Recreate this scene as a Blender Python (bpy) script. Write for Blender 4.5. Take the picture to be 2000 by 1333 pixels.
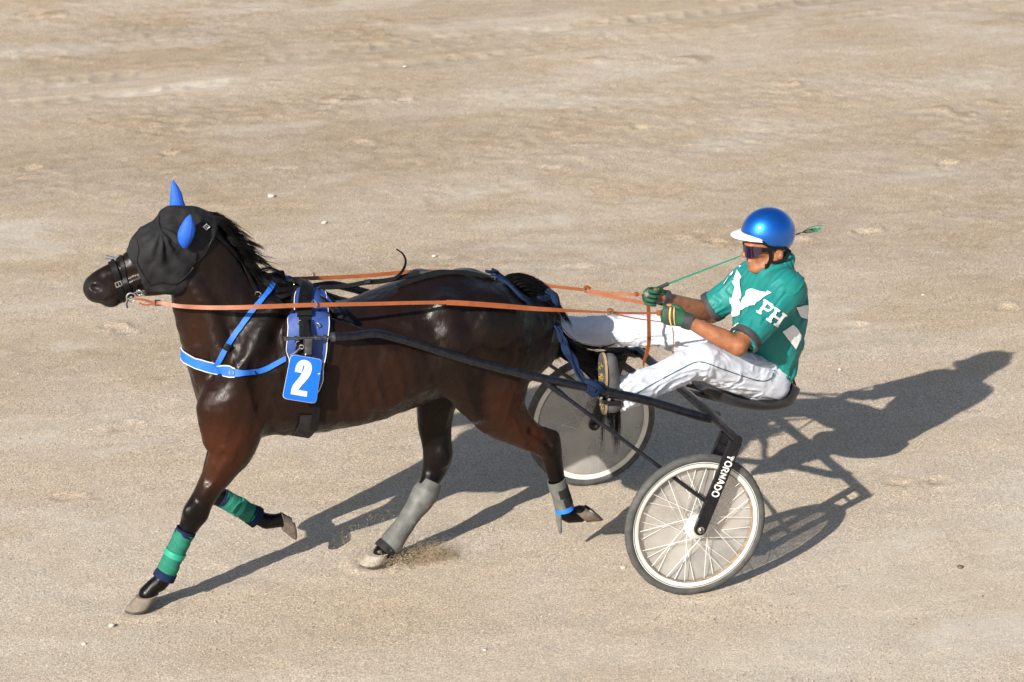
import bpy, bmesh, math, random
import numpy as np
from mathutils import Vector, Matrix
from mathutils.bvhtree import BVHTree
from mathutils.geometry import tessellate_polygon

for _o in list(bpy.data.objects):
    bpy.data.objects.remove(_o, do_unlink=True)
scene = bpy.context.scene
COL = scene.collection

# ------------------------------------------------------------------ camera
AZ, EL, DIST, FPX = math.radians(18.1), math.radians(18.76), 13.9, 5645.0
V = np.array([math.sin(AZ)*math.cos(EL), math.cos(AZ)*math.cos(EL), -math.sin(EL)])
R = np.array([math.cos(AZ), -math.sin(AZ), 0.0])
U = np.cross(R, V)
CAM = np.array([-0.670, 0.0, 1.1036]) - V*DIST
cam_data = bpy.data.cameras.new('camera')
cam = bpy.data.objects.new('camera', cam_data)
COL.objects.link(cam)
cam.location = CAM
cam.rotation_euler = Vector(-V).to_track_quat('Z', 'Y').to_euler()
cam_data.sensor_width = 36.0
cam_data.lens = 36.0*FPX/2000.0
cam_data.clip_end = 3000.0
cam_data.clip_start = 0.1
cam_data.dof.use_dof = True
cam_data.dof.focus_distance = 13.6
cam_data.dof.aperture_fstop = 6.3
scene.camera = cam

# ------------------------------------------------------------------ light
SUN_EL, SUN_AZ = math.radians(28.0), math.radians(-140.0)     # direction towards the sun
SUND = np.array([math.cos(SUN_EL)*math.cos(SUN_AZ), math.cos(SUN_EL)*math.sin(SUN_AZ), math.sin(SUN_EL)])
world = bpy.data.worlds.new('World')
scene.world = world
world.use_nodes = True
wn = world.node_tree
wn.nodes.clear()
sky = wn.nodes.new('ShaderNodeTexSky')
sky.sky_type = 'NISHITA'
sky.sun_disc = False
sky.sun_elevation = SUN_EL
sky.sun_rotation = math.atan2(SUND[0], SUND[1])
sky.altitude = 100
sky.air_density = 1.0
sky.dust_density = 1.5
bg = wn.nodes.new('ShaderNodeBackground')
bg.inputs['Strength'].default_value = 0.075
wo = wn.nodes.new('ShaderNodeOutputWorld')
wn.links.new(sky.outputs[0], bg.inputs['Color'])
wn.links.new(bg.outputs[0], wo.inputs['Surface'])
sd = bpy.data.lights.new('sun', 'SUN')
sd.energy = 4.6
sd.angle = math.radians(0.53)
sd.color = (1.0, 0.945, 0.86)
sun = bpy.data.objects.new('sun', sd)
COL.objects.link(sun)
sun.location = SUND*30
sun.rotation_euler = Vector(SUND).to_track_quat('Z', 'Y').to_euler()
scene.view_settings.view_transform = 'Standard'
scene.view_settings.look = 'None'
scene.view_settings.gamma = 1.0
scene.view_settings.exposure = 0.84
scene.view_settings.use_curve_mapping = False

# ------------------------------------------------------------------ pixel helpers (photo 2000 x 1333) used to lay the scene out in metres
def ray(px, py):
    return V + R*(px-1000.0)/FPX + U*(666.5-py)/FPX
def at(px, py, Y=0.0):
    d = ray(px, py)
    return CAM + d*((Y-CAM[1])/d[1])
def atz(px, py, Z=0.0):
    d = ray(px, py)
    return CAM + d*((Z-CAM[2])/d[2])
def mpp(P):                                   # metres for one photo pixel at point P
    return float((np.asarray(P)-CAM) @ V)/FPX
def smooth_path(pts, n):
    """Catmull-Rom through pts (any dimension), n samples evenly spread by length"""
    P = np.asarray(pts, float)
    if len(P) < 3:
        t = np.linspace(0, 1, n)[:, None]
        return P[0]*(1-t)+P[-1]*t
    Q = np.vstack([2*P[0]-P[1], P, 2*P[-1]-P[-2]])
    out = []
    for i in range(1, len(Q)-2):
        t = np.linspace(0, 1, 17)[:-1, None]
        a, b, c, d = Q[i-1], Q[i], Q[i+1], Q[i+2]
        out.append(.5*((2*b)+(-a+c)*t+(2*a-5*b+4*c-d)*t*t+(-a+3*b-3*c+d)*t**3))
    out.append(P[-1:])
    C = np.vstack(out)
    s = np.concatenate([[0], np.cumsum(np.linalg.norm(np.diff(C[:, :3] if C.shape[1] > 2 else C, axis=0), axis=1))])
    u = np.linspace(0, s[-1], n)
    return np.stack([np.interp(u, s, C[:, k]) for k in range(C.shape[1])], -1)
def unit(v):
    v = np.asarray(v, float)
    return v/max(np.linalg.norm(v), 1e-9)

# ------------------------------------------------------------------ noise
def _hash(i, j, k, seed):
    h = (i.astype(np.int64)*374761393 + j.astype(np.int64)*668265263 + k.astype(np.int64)*2147483647 + seed*974634777) & 0xffffffff
    h = ((h ^ (h >> 13))*1274126177) & 0xffffffff
    h = ((h ^ (h >> 16))*2246822519) & 0xffffffff
    return ((h ^ (h >> 15)) & 0xffffff)/float(0xffffff)*2-1
def vnoise(x, y, z=None, seed=0):
    x = np.asarray(x, float); y = np.asarray(y, float)
    z = np.zeros_like(x) if z is None else np.asarray(z, float)
    i, j, k = np.floor(x), np.floor(y), np.floor(z)
    u, v, w = x-i, y-j, z-k
    u, v, w = [t*t*t*(t*(t*6-15)+10) for t in (u, v, w)]
    r = 0
    for a in (0, 1):
        for b in (0, 1):
            for c in (0, 1):
                r = r + _hash(i+a, j+b, k+c, seed)*(u if a else 1-u)*(v if b else 1-v)*(w if c else 1-w)
    return r
def fbm(x, y, z=None, oct=4, seed=0):
    r, a, f = 0, 1.0, 1.0
    for o in range(oct):
        r = r + a*vnoise(np.asarray(x)*f, np.asarray(y)*f, None if z is None else np.asarray(z)*f, seed+o*7)
        a *= .5; f *= 2.03
    return r

# ------------------------------------------------------------------ objects
def empty(name, loc, label=None, cat=None, group=None):
    o = bpy.data.objects.new(name, None)
    o.empty_display_size = .1
    COL.objects.link(o)
    o.location = loc
    if label: o['label'] = label
    if cat: o['category'] = cat
    if group: o['group'] = group
    return o
def tag(o, label=None, cat=None, group=None, kind=None):
    if label: o['label'] = label
    if cat: o['category'] = cat
    if group: o['group'] = group
    if kind: o['kind'] = kind
    return o
ROOTLOC = {}
def world_loc(o):
    l = Vector(o.location)
    while o.parent is not None:
        o = o.parent
        l += Vector(o.location)
    return l
def link(name, me, mat, parent=None, smooth=True, loc=None):
    """me holds world coordinates; loc = origin of the object"""
    o = bpy.data.objects.new(name, me)
    COL.objects.link(o)
    if mat is not None and len(me.materials) == 0:
        for m in (mat if isinstance(mat, (list, tuple)) else [mat]):
            me.materials.append(m)
    if smooth:
        me.shade_smooth()
    base = Vector((0, 0, 0)) if parent is None else world_loc(parent)
    if loc is None:
        loc = base if parent is not None else Vector((0, 0, 0))
    loc = Vector(loc)
    if loc.length > 0:
        me.transform(Matrix.Translation(-loc))
    o.parent = parent
    o.location = loc-base
    return o
def mesh(name, verts, faces):
    me = bpy.data.meshes.new(name)
    me.from_pydata([tuple(v) for v in np.asarray(verts, float)], [], [tuple(int(i) for i in f) for f in faces])
    me.update()
    return me
def quadmesh(name, verts, quads):
    verts = np.asarray(verts, np.float32); quads = np.asarray(quads, np.int32)
    me = bpy.data.meshes.new(name)
    me.vertices.add(len(verts)); me.vertices.foreach_set('co', verts.ravel())
    n, w = quads.shape
    me.loops.add(n*w); me.loops.foreach_set('vertex_index', quads.ravel())
    me.polygons.add(n); me.polygons.foreach_set('loop_start', np.arange(0, n*w, w, dtype=np.int32))
    me.update(calc_edges=True)
    me.validate()
    return me
class MB:
    """collects pieces of one mesh"""
    def __init__(s):
        s.v = []; s.f = []
    def add(s, verts, faces):
        b = len(s.v)
        s.v += [tuple(map(float, v)) for v in verts]
        s.f += [tuple(int(i)+b for i in f) for f in faces]
    def tube(s, pts, r, seg=10, cap=True, n=None, flat=None, up=(0, 0, 1)):
        P = np.asarray(pts, float) if n is None else smooth_path(pts, n)
        m = len(P)
        rr = np.full(m, float(r)) if np.isscalar(r) else np.interp(np.linspace(0, 1, m), np.linspace(0, 1, len(r)), r)
        T = np.gradient(P, axis=0); T /= np.maximum(np.linalg.norm(T, axis=1), 1e-9)[:, None]
        N = np.cross(T[0], up)
        if np.linalg.norm(N) < 1e-3: N = np.cross(T[0], (1, 0, .3))
        N = unit(N); vs = []
        for i in range(m):
            N = unit(N-T[i]*(N@T[i])); B = np.cross(T[i], N)
            for k in range(seg):
                a = 2*math.pi*k/seg
                vs.append(P[i]+rr[i]*(math.cos(a)*N+math.sin(a)*B*(1 if flat is None else flat)))
        fs = [(i*seg+k, i*seg+(k+1) % seg, (i+1)*seg+(k+1) % seg, (i+1)*seg+k) for i in range(m-1) for k in range(seg)]
        if cap:
            fs += [tuple(range(seg-1, -1, -1)), tuple((m-1)*seg+k for k in range(seg))]
        s.add(vs, fs); return s
    def ribbon(s, pts, nrm, width, thick, n=None, closed=False):
        P = np.asarray(pts, float); Nn = np.asarray(nrm, float)
        if Nn.ndim == 1: Nn = np.tile(Nn, (len(P), 1))
        if n is not None:
            Q = smooth_path(np.hstack([P, Nn]), n); P, Nn = Q[:, :3], Q[:, 3:]
        m = len(P)
        w = np.full(m, float(width)) if np.isscalar(width) else np.interp(np.linspace(0, 1, m), np.linspace(0, 1, len(width)), width)
        if closed:
            T = np.roll(P, -1, 0)-np.roll(P, 1, 0)
        else:
            T = np.gradient(P, axis=0)
        T /= np.maximum(np.linalg.norm(T, axis=1), 1e-9)[:, None]
        vs = []
        for i in range(m):
            nn = unit(Nn[i]-T[i]*(Nn[i]@T[i])); b = np.cross(T[i], nn)
            h, c = w[i]/2, thick
            vs += [P[i]-b*h, P[i]-b*h*.97+nn*c, P[i]+b*h*.97+nn*c, P[i]+b*h]
        fs = []
        for i in range(m if closed else m-1):
            a, c = i*4, ((i+1) % m)*4
            for k in range(4):
                fs.append((a+k, a+(k+1) % 4, c+(k+1) % 4, c+k))
        if not closed:
            fs += [(3, 2, 1, 0), tuple((m-1)*4+k for k in range(4))]
        s.add(vs, fs); return s
    def box(s, c, ax, half):
        ax = [unit(a) for a in ax]; c = np.asarray(c, float)
        vs = [c+ax[0]*half[0]*i+ax[1]*half[1]*j+ax[2]*half[2]*k for i in (-1, 1) for j in (-1, 1) for k in (-1, 1)]
        s.add(vs, [(0, 1, 3, 2), (4, 6, 7, 5), (0, 4, 5, 1), (2, 3, 7, 6), (0, 2, 6, 4), (1, 5, 7, 3)]); return s
    def lathe(s, c, axis, prof, seg=32, ref=(0, 0, 1), closed=False):
        """prof: (radius, along axis)"""
        ax = unit(axis); a = np.cross(ax, ref)
        if np.linalg.norm(a) < 1e-3: a = np.cross(ax, (1, 0, 0))
        a = unit(a); b = np.cross(ax, a); c = np.asarray(c, float); vs = []
        for r, h in prof:
            for k in range(seg):
                t = 2*math.pi*k/seg
                vs.append(c+ax*h+r*(math.cos(t)*a+math.sin(t)*b))
        m = len(prof)
        fs = [(i*seg+k, i*seg+(k+1) % seg, ((i+1) % m)*seg+(k+1) % seg, ((i+1) % m)*seg+k) for i in range(m if closed else m-1) for k in range(seg)]
        if not closed:
            if prof[0][0] > 1e-5: fs.append(tuple(range(seg-1, -1, -1)))
            if prof[-1][0] > 1e-5: fs.append(tuple((m-1)*seg+k for k in range(seg)))
        s.add(vs, fs); return s
    def torus(s, c, axis, r, rt, seg=24, st=8):
        return s.lathe(c, axis, [(r+rt*math.cos(2*math.pi*k/st), rt*math.sin(2*math.pi*k/st)) for k in range(st)], seg, closed=True)
    def build(s, name, mat, parent=None, smooth=True, bevel=0, loc=None, edge=True):
        me = mesh(name, s.v, s.f)
        bm = bmesh.new(); bm.from_mesh(me)
        bmesh.ops.recalc_face_normals(bm, faces=bm.faces)
        if bevel:
            bmesh.ops.bevel(bm, geom=bm.edges[:]+bm.verts[:], offset=bevel, segments=2, affect='EDGES', profile=.5)
        bm.to_mesh(me); bm.free()
        o = link(name, me, mat, parent, smooth, loc)
        if smooth and edge:
            me.set_sharp_from_angle(angle=math.radians(38))
        return o

# ------------------------------------------------------------------ implicit bodies
def smin(a, b, k):
    h = np.maximum(k-np.abs(a-b), 0)/k
    return np.minimum(a, b)-h*h*k*.25
class Vol:
    def __init__(s, lo, hi, h):
        s.h = h; s.lo = np.asarray(lo, float)
        s.n = np.ceil((np.asarray(hi, float)-s.lo)/h).astype(int)+1
        s.ax = [s.lo[i]+h*np.arange(s.n[i]) for i in range(3)]
        s.F = np.full(s.n, .5, np.float32)
    def sl(s, lo, hi):
        a = np.clip(np.floor((np.asarray(lo)-s.lo)/s.h).astype(int), 0, s.n)
        b = np.clip(np.ceil((np.asarray(hi)-s.lo)/s.h).astype(int)+1, 0, s.n)
        return tuple(slice(x, y) for x, y in zip(a, b))
    def grid(s, sl):
        return (s.ax[0][sl[0]][:, None, None].astype(np.float32), s.ax[1][sl[1]][None, :, None].astype(np.float32), s.ax[2][sl[2]][None, None, :].astype(np.float32))
    def put(s, sl, d, k, sub=False):
        if sub:
            s.F[sl] = -smin(-s.F[sl], d, k)
        else:
            s.F[sl] = smin(s.F[sl], d, k)
    def tube(s, st, k=.04, lat=(0, 1, 0), step=.025, sub=False, disc=False):
        """st: rows (x,y,z, a, b): a in the plane across lat, b along lat"""
        st = np.asarray(st, float)
        L = np.linalg.norm(np.diff(st[:, :3], axis=0), axis=1).sum()
        m = max(3, int(L/step)+2)
        Q = smooth_path(st, m); Q[:, 3:] = np.maximum(Q[:, 3:], .002)
        rad = np.maximum(Q[:, 3], Q[:, 4])
        mg = k+s.h*3
        sl = s.sl((Q[:, :3]-rad[:, None]).min(0)-mg, (Q[:, :3]+rad[:, None]).max(0)+mg)
        tmp = np.full(s.F[sl].shape, .5, np.float32)
        o = [q.start for q in sl]
        la = unit(lat)
        for i in range(m-1):
            p, q = Q[i], Q[i+1]; r = max(rad[i], rad[i+1])+mg
            s2 = s.sl(np.minimum(p[:3], q[:3])-r, np.maximum(p[:3], q[:3])+r)
            s2 = tuple(slice(max(z.start, y.start), min(z.stop, y.stop)) for z, y in zip(s2, sl))
            if any(z.stop <= z.start for z in s2): continue
            X, Y, Z = s.grid(s2)
            e = q[:3]-p[:3]; ee = float(e@e)+1e-12
            dx, dy, dz = X-np.float32(p[0]), Y-np.float32(p[1]), Z-np.float32(p[2])
            tr = (dx*np.float32(e[0])+dy*np.float32(e[1])+dz*np.float32(e[2]))/np.float32(ee)
            t = np.clip(tr, 0, 1)
            vx, vy, vz = dx-t*np.float32(e[0]), dy-t*np.float32(e[1]), dz-t*np.float32(e[2])
            a = p[3]+(q[3]-p[3])*t; b = p[4]+(q[4]-p[4])*t
            vl = vx*np.float32(la[0])+vy*np.float32(la[1])+vz*np.float32(la[2])
            vr2 = np.maximum(vx*vx+vy*vy+vz*vz-vl*vl, 0)
            k0 = np.sqrt(vr2/(a*a)+vl*vl/(b*b)); k1 = np.sqrt(vr2/a**4+vl*vl/b**4)+1e-6
            d = k0*(k0-1)/k1
            if disc:                                  # a stack of thin slices instead of a string of balls
                d = np.where((tr < -1.0 if i else False) | (tr > 2.0 if i < m-2 else False), np.float32(.5), d)
            s3 = tuple(slice(z.start-c, z.stop-c) for z, c in zip(s2, o))
            tmp[s3] = np.minimum(tmp[s3], d)
        s.put(sl, tmp, k, sub); return s
    def ell(s, c, r, k=.04, axes=None, sub=False):
        c = np.asarray(c, float); r = np.asarray(r, float); A = np.eye(3) if axes is None else np.array([unit(a) for a in axes])
        mg = k+s.h*3+r.max()
        sl = s.sl(c-mg, c+mg)
        X, Y, Z = s.grid(sl); dx, dy, dz = X-np.float32(c[0]), Y-np.float32(c[1]), Z-np.float32(c[2])
        q0 = q1 = 0
        for i in range(3):
            w = dx*np.float32(A[i, 0])+dy*np.float32(A[i, 1])+dz*np.float32(A[i, 2])
            q0 = q0+(w/r[i])**2; q1 = q1+(w/r[i]**2)**2
        k0 = np.sqrt(q0); d = k0*(k0-1)/(np.sqrt(q1)+1e-6)
        s.put(sl, d.astype(np.float32), k, sub); return s
    def cut(s, p, n, lo=None, hi=None):
        """remove the half space in front of plane (p, n)"""
        sl = s.sl(lo if lo is not None else s.lo, hi if hi is not None else s.lo+s.h*s.n)
        X, Y, Z = s.grid(sl); n = unit(n)
        s.F[sl] = np.maximum(s.F[sl], (X-np.float32(p[0]))*np.float32(n[0])+(Y-np.float32(p[1]))*np.float32(n[1])+(Z-np.float32(p[2]))*np.float32(n[2]))
        return s
    def surface(s):
        F = s.F; I = F < 0
        n0, n1, n2 = F.shape
        cnt = np.zeros((n0-1, n1-1, n2-1), np.int8)
        for a in (0, 1):
            for b in (0, 1):
                for c in (0, 1):
                    cnt += I[a:n0-1+a, b:n1-1+b, c:n2-1+c]
        ii, jj, kk = np.nonzero((cnt > 0) & (cnt < 8))
        idx = np.full(cnt.shape, -1, np.int32); idx[ii, jj, kk] = np.arange(len(ii), dtype=np.int32)
        acc = np.zeros((len(ii), 3)); num = np.zeros(len(ii))
        for ax in range(3):
            o1, o2 = [q for q in range(3) if q != ax]
            for u in (0, 1):
                for v in (0, 1):
                    off = [0, 0, 0]; off[o1] = u; off[o2] = v
                    f0 = F[ii+off[0], jj+off[1], kk+off[2]]
                    of2 = list(off); of2[ax] = 1
                    f1 = F[ii+of2[0], jj+of2[1], kk+of2[2]]
                    m = (f0 < 0) != (f1 < 0)
                    t = np.where(m, f0/np.where(m, f0-f1, 1), 0)
                    P = np.zeros((len(ii), 3)); P[:, o1] = u; P[:, o2] = v; P[:, ax] = t
                    acc += P*m[:, None]; num += m
        vs = np.stack([ii, jj, kk], -1)+acc/num[:, None]
        vs = s.lo+vs*s.h
        Q = []
        for ax in range(3):
            o1, o2 = [(1, 2), (2, 0), (0, 1)][ax]
            A = [slice(0, None)]*3; B = [slice(0, None)]*3
            A[ax] = slice(0, -1); B[ax] = slice(1, None)
            ch = I[tuple(A)] != I[tuple(B)]
            g = np.array(np.nonzero(ch))
            g = g[:, (g[o1] > 0) & (g[o2] > 0) & (g[o1] < F.shape[o1]-1) & (g[o2] < F.shape[o2]-1)]
            ins = I[tuple(g)]
            def cell(d1, d2):
                h = g.copy(); h[o1] += d1; h[o2] += d2
                return idx[tuple(h)]
            q = np.stack([cell(-1, -1), cell(0, -1), cell(0, 0), cell(-1, 0)], -1)
            q[~ins] = q[~ins][:, ::-1]
            Q.append(q)
        Q = np.vstack(Q)
        return vs, Q[(Q >= 0).all(1)]
def relax(vs, Q, it=2, f=.5):
    e = np.vstack([Q[:, [0, 1]], Q[:, [1, 2]], Q[:, [2, 3]], Q[:, [3, 0]]])
    for _ in range(it):
        acc = np.zeros_like(vs); n = np.zeros(len(vs))
        for k in range(3):
            acc[:, k] = np.bincount(e[:, 0], vs[e[:, 1], k], len(vs))+np.bincount(e[:, 1], vs[e[:, 0], k], len(vs))
        n = np.bincount(e[:, 0], minlength=len(vs))+np.bincount(e[:, 1], minlength=len(vs))
        vs = vs+(acc/n[:, None]-vs)*f
    return vs
def vnormals(vs, Q):
    fn = np.cross(vs[Q[:, 2]]-vs[Q[:, 0]], vs[Q[:, 3]]-vs[Q[:, 1]])
    N = np.zeros_like(vs)
    for c in range(4):
        for k in range(3):
            N[:, k] += np.bincount(Q[:, c], fn[:, k], len(vs))
    return N/np.maximum(np.linalg.norm(N, axis=1), 1e-12)[:, None]
def bvh_of(vs, Q):
    return BVHTree.FromPolygons([tuple(v) for v in vs], [tuple(int(i) for i in q) for q in Q])
def cast(bvh, px, py, guess=None):
    """surface point seen at photo pixel: location, normal"""
    d = Vector(ray(px, py)).normalized()
    l, n, i, t = bvh.ray_cast(Vector(CAM), d)
    if l is None:
        l, n, i, t = bvh.find_nearest(Vector(at(px, py, 0 if guess is None else guess)))
    n = np.array(n)
    return np.array(l), (n if n@np.array(d) < 0 else -n)
def surf_path(bvh, pix, n, off=0.0, guess=None):
    P = smooth_path(pix, n); L = []; N = []
    for x, y in P:
        l, nn = cast(bvh, x, y, guess); L.append(l); N.append(nn)
    L = np.array(L); N = np.array(N)
    for _ in range(2):
        N[1:-1] = (N[:-2]+2*N[1:-1]+N[2:])/4
        L[1:-1] = (L[:-2]+2*L[1:-1]+L[2:])/4
    N /= np.linalg.norm(N, axis=1)[:, None]
    return L+N*off, N
def near_path(bvh, pts, n, off=0.0, it=2):
    P = smooth_path(pts, n); L = []; N = []
    for p in P:
        l, nn, i, t = bvh.find_nearest(Vector(p)); L.append(l); N.append(nn)
    L = np.array(L, float); N = np.array(N, float)
    for _ in range(it):
        N[1:-1] = (N[:-2]+2*N[1:-1]+N[2:])/4
        L[1:-1] = (L[:-2]+2*L[1:-1]+L[2:])/4
    N /= np.linalg.norm(N, axis=1)[:, None]
    return L+N*off, N
def hull_ring(bvh, c, u, v, angs, off=0.0, rmax=1.0, it=2):
    """points around a body in the plane (u, v) through c, seen from outside"""
    L = []; N = []
    for a in angs:
        d = math.cos(a)*unit(u)+math.sin(a)*unit(v)
        l, n, i, t = bvh.ray_cast(Vector(c+d*rmax), Vector(-d))
        if l is None: l, n = Vector(c+d*.05), Vector(d)
        L.append(l); N.append(n if Vector(n).dot(Vector(d)) > 0 else -Vector(n))
    L = np.array(L, float); N = np.array(N, float)
    for _ in range(it):
        N[1:-1] = (N[:-2]+2*N[1:-1]+N[2:])/4
        L[1:-1] = (L[:-2]+2*L[1:-1]+L[2:])/4
    N /= np.linalg.norm(N, axis=1)[:, None]
    return L+N*off, N
def decal(name, bvh, polys, mat, parent, off=.0025, step=5.0, guess=None, thick=0):
    """flat print: polygons given in photo pixels laid on the surface that stands there; polys = [outer, hole, ...]"""
    loops = [[Vector((x, y, 0)) for x, y in p] for p in polys]
    tris = tessellate_polygon(loops)
    flat = [q for l in loops for q in l]
    bm = bmesh.new()
    vs = [bm.verts.new(q) for q in flat]
    for t in tris:
        try: bm.faces.new([vs[i] for i in t])
        except ValueError: pass
    for _ in range(7):
        es = [e for e in bm.edges if e.calc_length() > step]
        if not es: break
        bmesh.ops.subdivide_edges(bm, edges=es, cuts=1)
        bmesh.ops.triangulate(bm, faces=bm.faces[:])
    bmesh.ops.triangulate(bm, faces=bm.faces[:])
    for v in bm.verts:
        l, n = cast(bvh, v.co.x, v.co.y, guess)
        v.co = Vector(l+n*off)
    bmesh.ops.recalc_face_normals(bm, faces=bm.faces)
    me = bpy.data.meshes.new(name); bm.to_mesh(me); bm.free()
    return link(name, me, mat, parent)
def crop(pts, ox, oy, s):                       # coordinates measured in an enlarged crop -> photo pixels
    return [(ox+x/s, oy+y/s) for x, y in pts]

# ------------------------------------------------------------------ materials
def nmat(name):
    m = bpy.data.materials.new(name); m.use_nodes = True
    return m, m.node_tree, m.node_tree.nodes['Principled BSDF']
def N(nt, t, **kw):
    n = nt.nodes.new(t)
    for k, v in kw.items():
        if k in n.inputs: n.inputs[k].default_value = v
        else: setattr(n, k, v)
    return n
def noise(nt, scale, detail=4, rough=.55, vec=None, dist=0):
    n = N(nt, 'ShaderNodeTexNoise', Scale=scale, Detail=detail, Roughness=rough, Distortion=dist)
    if vec is None:
        if 'TC' not in nt.nodes:
            tc = nt.nodes.new('ShaderNodeTexCoord'); tc.name = 'TC'
        vec = nt.nodes['TC'].outputs['Object']
    nt.links.new(vec, n.inputs['Vector'])
    return n
def ramp(nt, src, a, b, p0=0.3, p1=0.7):
    r = nt.nodes.new('ShaderNodeValToRGB')
    r.color_ramp.elements[0].position = p0; r.color_ramp.elements[1].position = p1
    r.color_ramp.elements[0].color = (*a, 1) if len(a) == 3 else a
    r.color_ramp.elements[1].color = (*b, 1) if len(b) == 3 else b
    nt.links.new(src, r.inputs[0])
    return r
def simple(name, col, rough=.5, metal=0.0, var=.25, vscale=30, bump=0.0, bscale=200, spec=.5, sheen=0, coat=0, rvar=.15, **kw):
    """procedural material: base colour with a little uneven tone, uneven gloss and fine relief"""
    m, nt, b = nmat(name)
    n = noise(nt, vscale)
    lo = [c*(1-var) for c in col]; hi = [min(1, c*(1+var)) for c in col]
    r = ramp(nt, n.outputs['Fac'], lo, hi)
    nt.links.new(r.outputs[0], b.inputs['Base Color'])
    n2 = noise(nt, vscale*2.3)
    mr = N(nt, 'ShaderNodeMapRange'); mr.inputs['To Min'].default_value = max(.02, rough-rvar); mr.inputs['To Max'].default_value = min(1, rough+rvar)
    nt.links.new(n2.outputs['Fac'], mr.inputs['Value']); nt.links.new(mr.outputs[0], b.inputs['Roughness'])
    b.inputs['Metallic'].default_value = metal
    b.inputs['Specular IOR Level'].default_value = spec
    if spec < .3:                                  # matt cloth and leather: weak glancing reflection
        b.inputs['IOR'].default_value = 1.22; b.inputs['Specular IOR Level'].default_value = .5
    b.inputs['Sheen Weight'].default_value = sheen
    b.inputs['Coat Weight'].default_value = coat
    if bump:
        bn = noise(nt, bscale, 3)
        bp = N(nt, 'ShaderNodeBump', Strength=bump, Distance=.004)
        nt.links.new(bn.outputs['Fac'], bp.inputs['Height']); nt.links.new(bp.outputs[0], b.inputs['Normal'])
    return m
# ================================================================== ground: raked sand track
def ground_material():
    m, nt, b = nmat('sand')
    L = nt.links.new
    tc = N(nt, 'ShaderNodeTexCoord'); tc.name = 'TC'
    mp = N(nt, 'ShaderNodeMapping'); mp.inputs['Scale'].default_value = (.6, 1.0, 1.0)   # streaks run along the track
    L(tc.outputs['Object'], mp.inputs['Vector'])
    big = noise(nt, 1.3, 5, .6, mp.outputs[0], .6)
    mid = noise(nt, 7, 6, .68, mp.outputs[0], .3)
    c1 = ramp(nt, big.outputs['Fac'], (.61, .495, .355), (.68, .605, .525), .34, .64)
    c2 = ramp(nt, mid.outputs['Fac'], (.60, .50, .37), (.70, .62, .52), .3, .7)
    mx = N(nt, 'ShaderNodeMix', data_type='RGBA'); mx.inputs[0].default_value = .42
    L(c1.outputs[0], mx.inputs[6]); L(c2.outputs[0], mx.inputs[7])
    # grains
    g1 = noise(nt, 120, 3, .75)
    g2 = N(nt, 'ShaderNodeTexVoronoi', Scale=165.0); L(tc.outputs['Object'], g2.inputs['Vector'])
    g3 = noise(nt, 260, 2, .6)
    gr = ramp(nt, g1.outputs['Fac'], (.44, .42, .40), (1.45, 1.45, 1.45), .3, .7)
    m2 = N(nt, 'ShaderNodeMix', data_type='RGBA', blend_type='MULTIPLY'); m2.inputs[0].default_value = .92
    L(mx.outputs[2], m2.inputs[6]); L(gr.outputs[0], m2.inputs[7])
    vr = ramp(nt, g2.outputs['Color'], (.50, .49, .48), (1.42, 1.34, 1.24), .08, .92)
    m3 = N(nt, 'ShaderNodeMix', data_type='RGBA', blend_type='MULTIPLY'); m3.inputs[0].default_value = .7
    L(m2.outputs[2], m3.inputs[6]); L(vr.outputs[0], m3.inputs[7])
    # compacted wheel track: finer, greyer
    at_ = N(nt, 'ShaderNodeAttribute', attribute_name='track')
    m4 = N(nt, 'ShaderNodeMix', data_type='RGBA')
    tk = ramp(nt, mid.outputs['Fac'], (.37, .31, .235), (.43, .365, .285), .3, .7)
    L(at_.outputs['Fac'], m4.inputs[0]); L(m3.outputs[2], m4.inputs[6]); L(tk.outputs[0], m4.inputs[7])
    # damp and dry patches
    to = N(nt, 'ShaderNodeAttribute', attribute_name='damp')
    m5 = N(nt, 'ShaderNodeMix', data_type='RGBA', blend_type='MULTIPLY')
    m5.inputs[7].default_value = (.68, .635, .575, 1)
    L(to.outputs['Fac'], m5.inputs[0]); L(m4.outputs[2], m5.inputs[6])
    td = N(nt, 'ShaderNodeAttribute', attribute_name='dry')
    m6 = N(nt, 'ShaderNodeMix', data_type='RGBA'); m6.inputs[7].default_value = (.70, .635, .55, 1)
    L(td.outputs['Fac'], m6.inputs[0]); L(m5.outputs[2], m6.inputs[6])
    L(m6.outputs[2], b.inputs['Base Color'])
    b.inputs['Roughness'].default_value = .95
    b.inputs['Specular IOR Level'].default_value = .12
    # relief
    inv = N(nt, 'ShaderNodeMath', operation='SUBTRACT'); inv.inputs[0].default_value = 1.0; L(at_.outputs['Fac'], inv.inputs[1])
    s1 = N(nt, 'ShaderNodeMath', operation='MULTIPLY'); s1.inputs[1].default_value = .95; L(inv.outputs[0], s1.inputs[0])
    s2 = N(nt, 'ShaderNodeMath', operation='ADD'); s2.inputs[1].default_value = .05; L(s1.outputs[0], s2.inputs[0])
    b1 = N(nt, 'ShaderNodeBump', Distance=.012); L(g1.outputs['Fac'], b1.inputs['Height']); L(s2.outputs[0], b1.inputs['Strength'])
    b2 = N(nt, 'ShaderNodeBump', Distance=.005); L(g3.outputs['Fac'], b2.inputs['Height']); L(s2.outputs[0], b2.inputs['Strength']); L(b1.outputs[0], b2.inputs['Normal'])
    mb = noise(nt, 28, 4, .6)
    b3 = N(nt, 'ShaderNodeBump', Distance=.018); b3.inputs['Strength'].default_value = .25; L(mb.outputs['Fac'], b3.inputs['Height']); L(b2.outputs[0], b3.inputs['Normal'])
    L(b3.outputs[0], b.inputs['Normal'])
    return m
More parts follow.
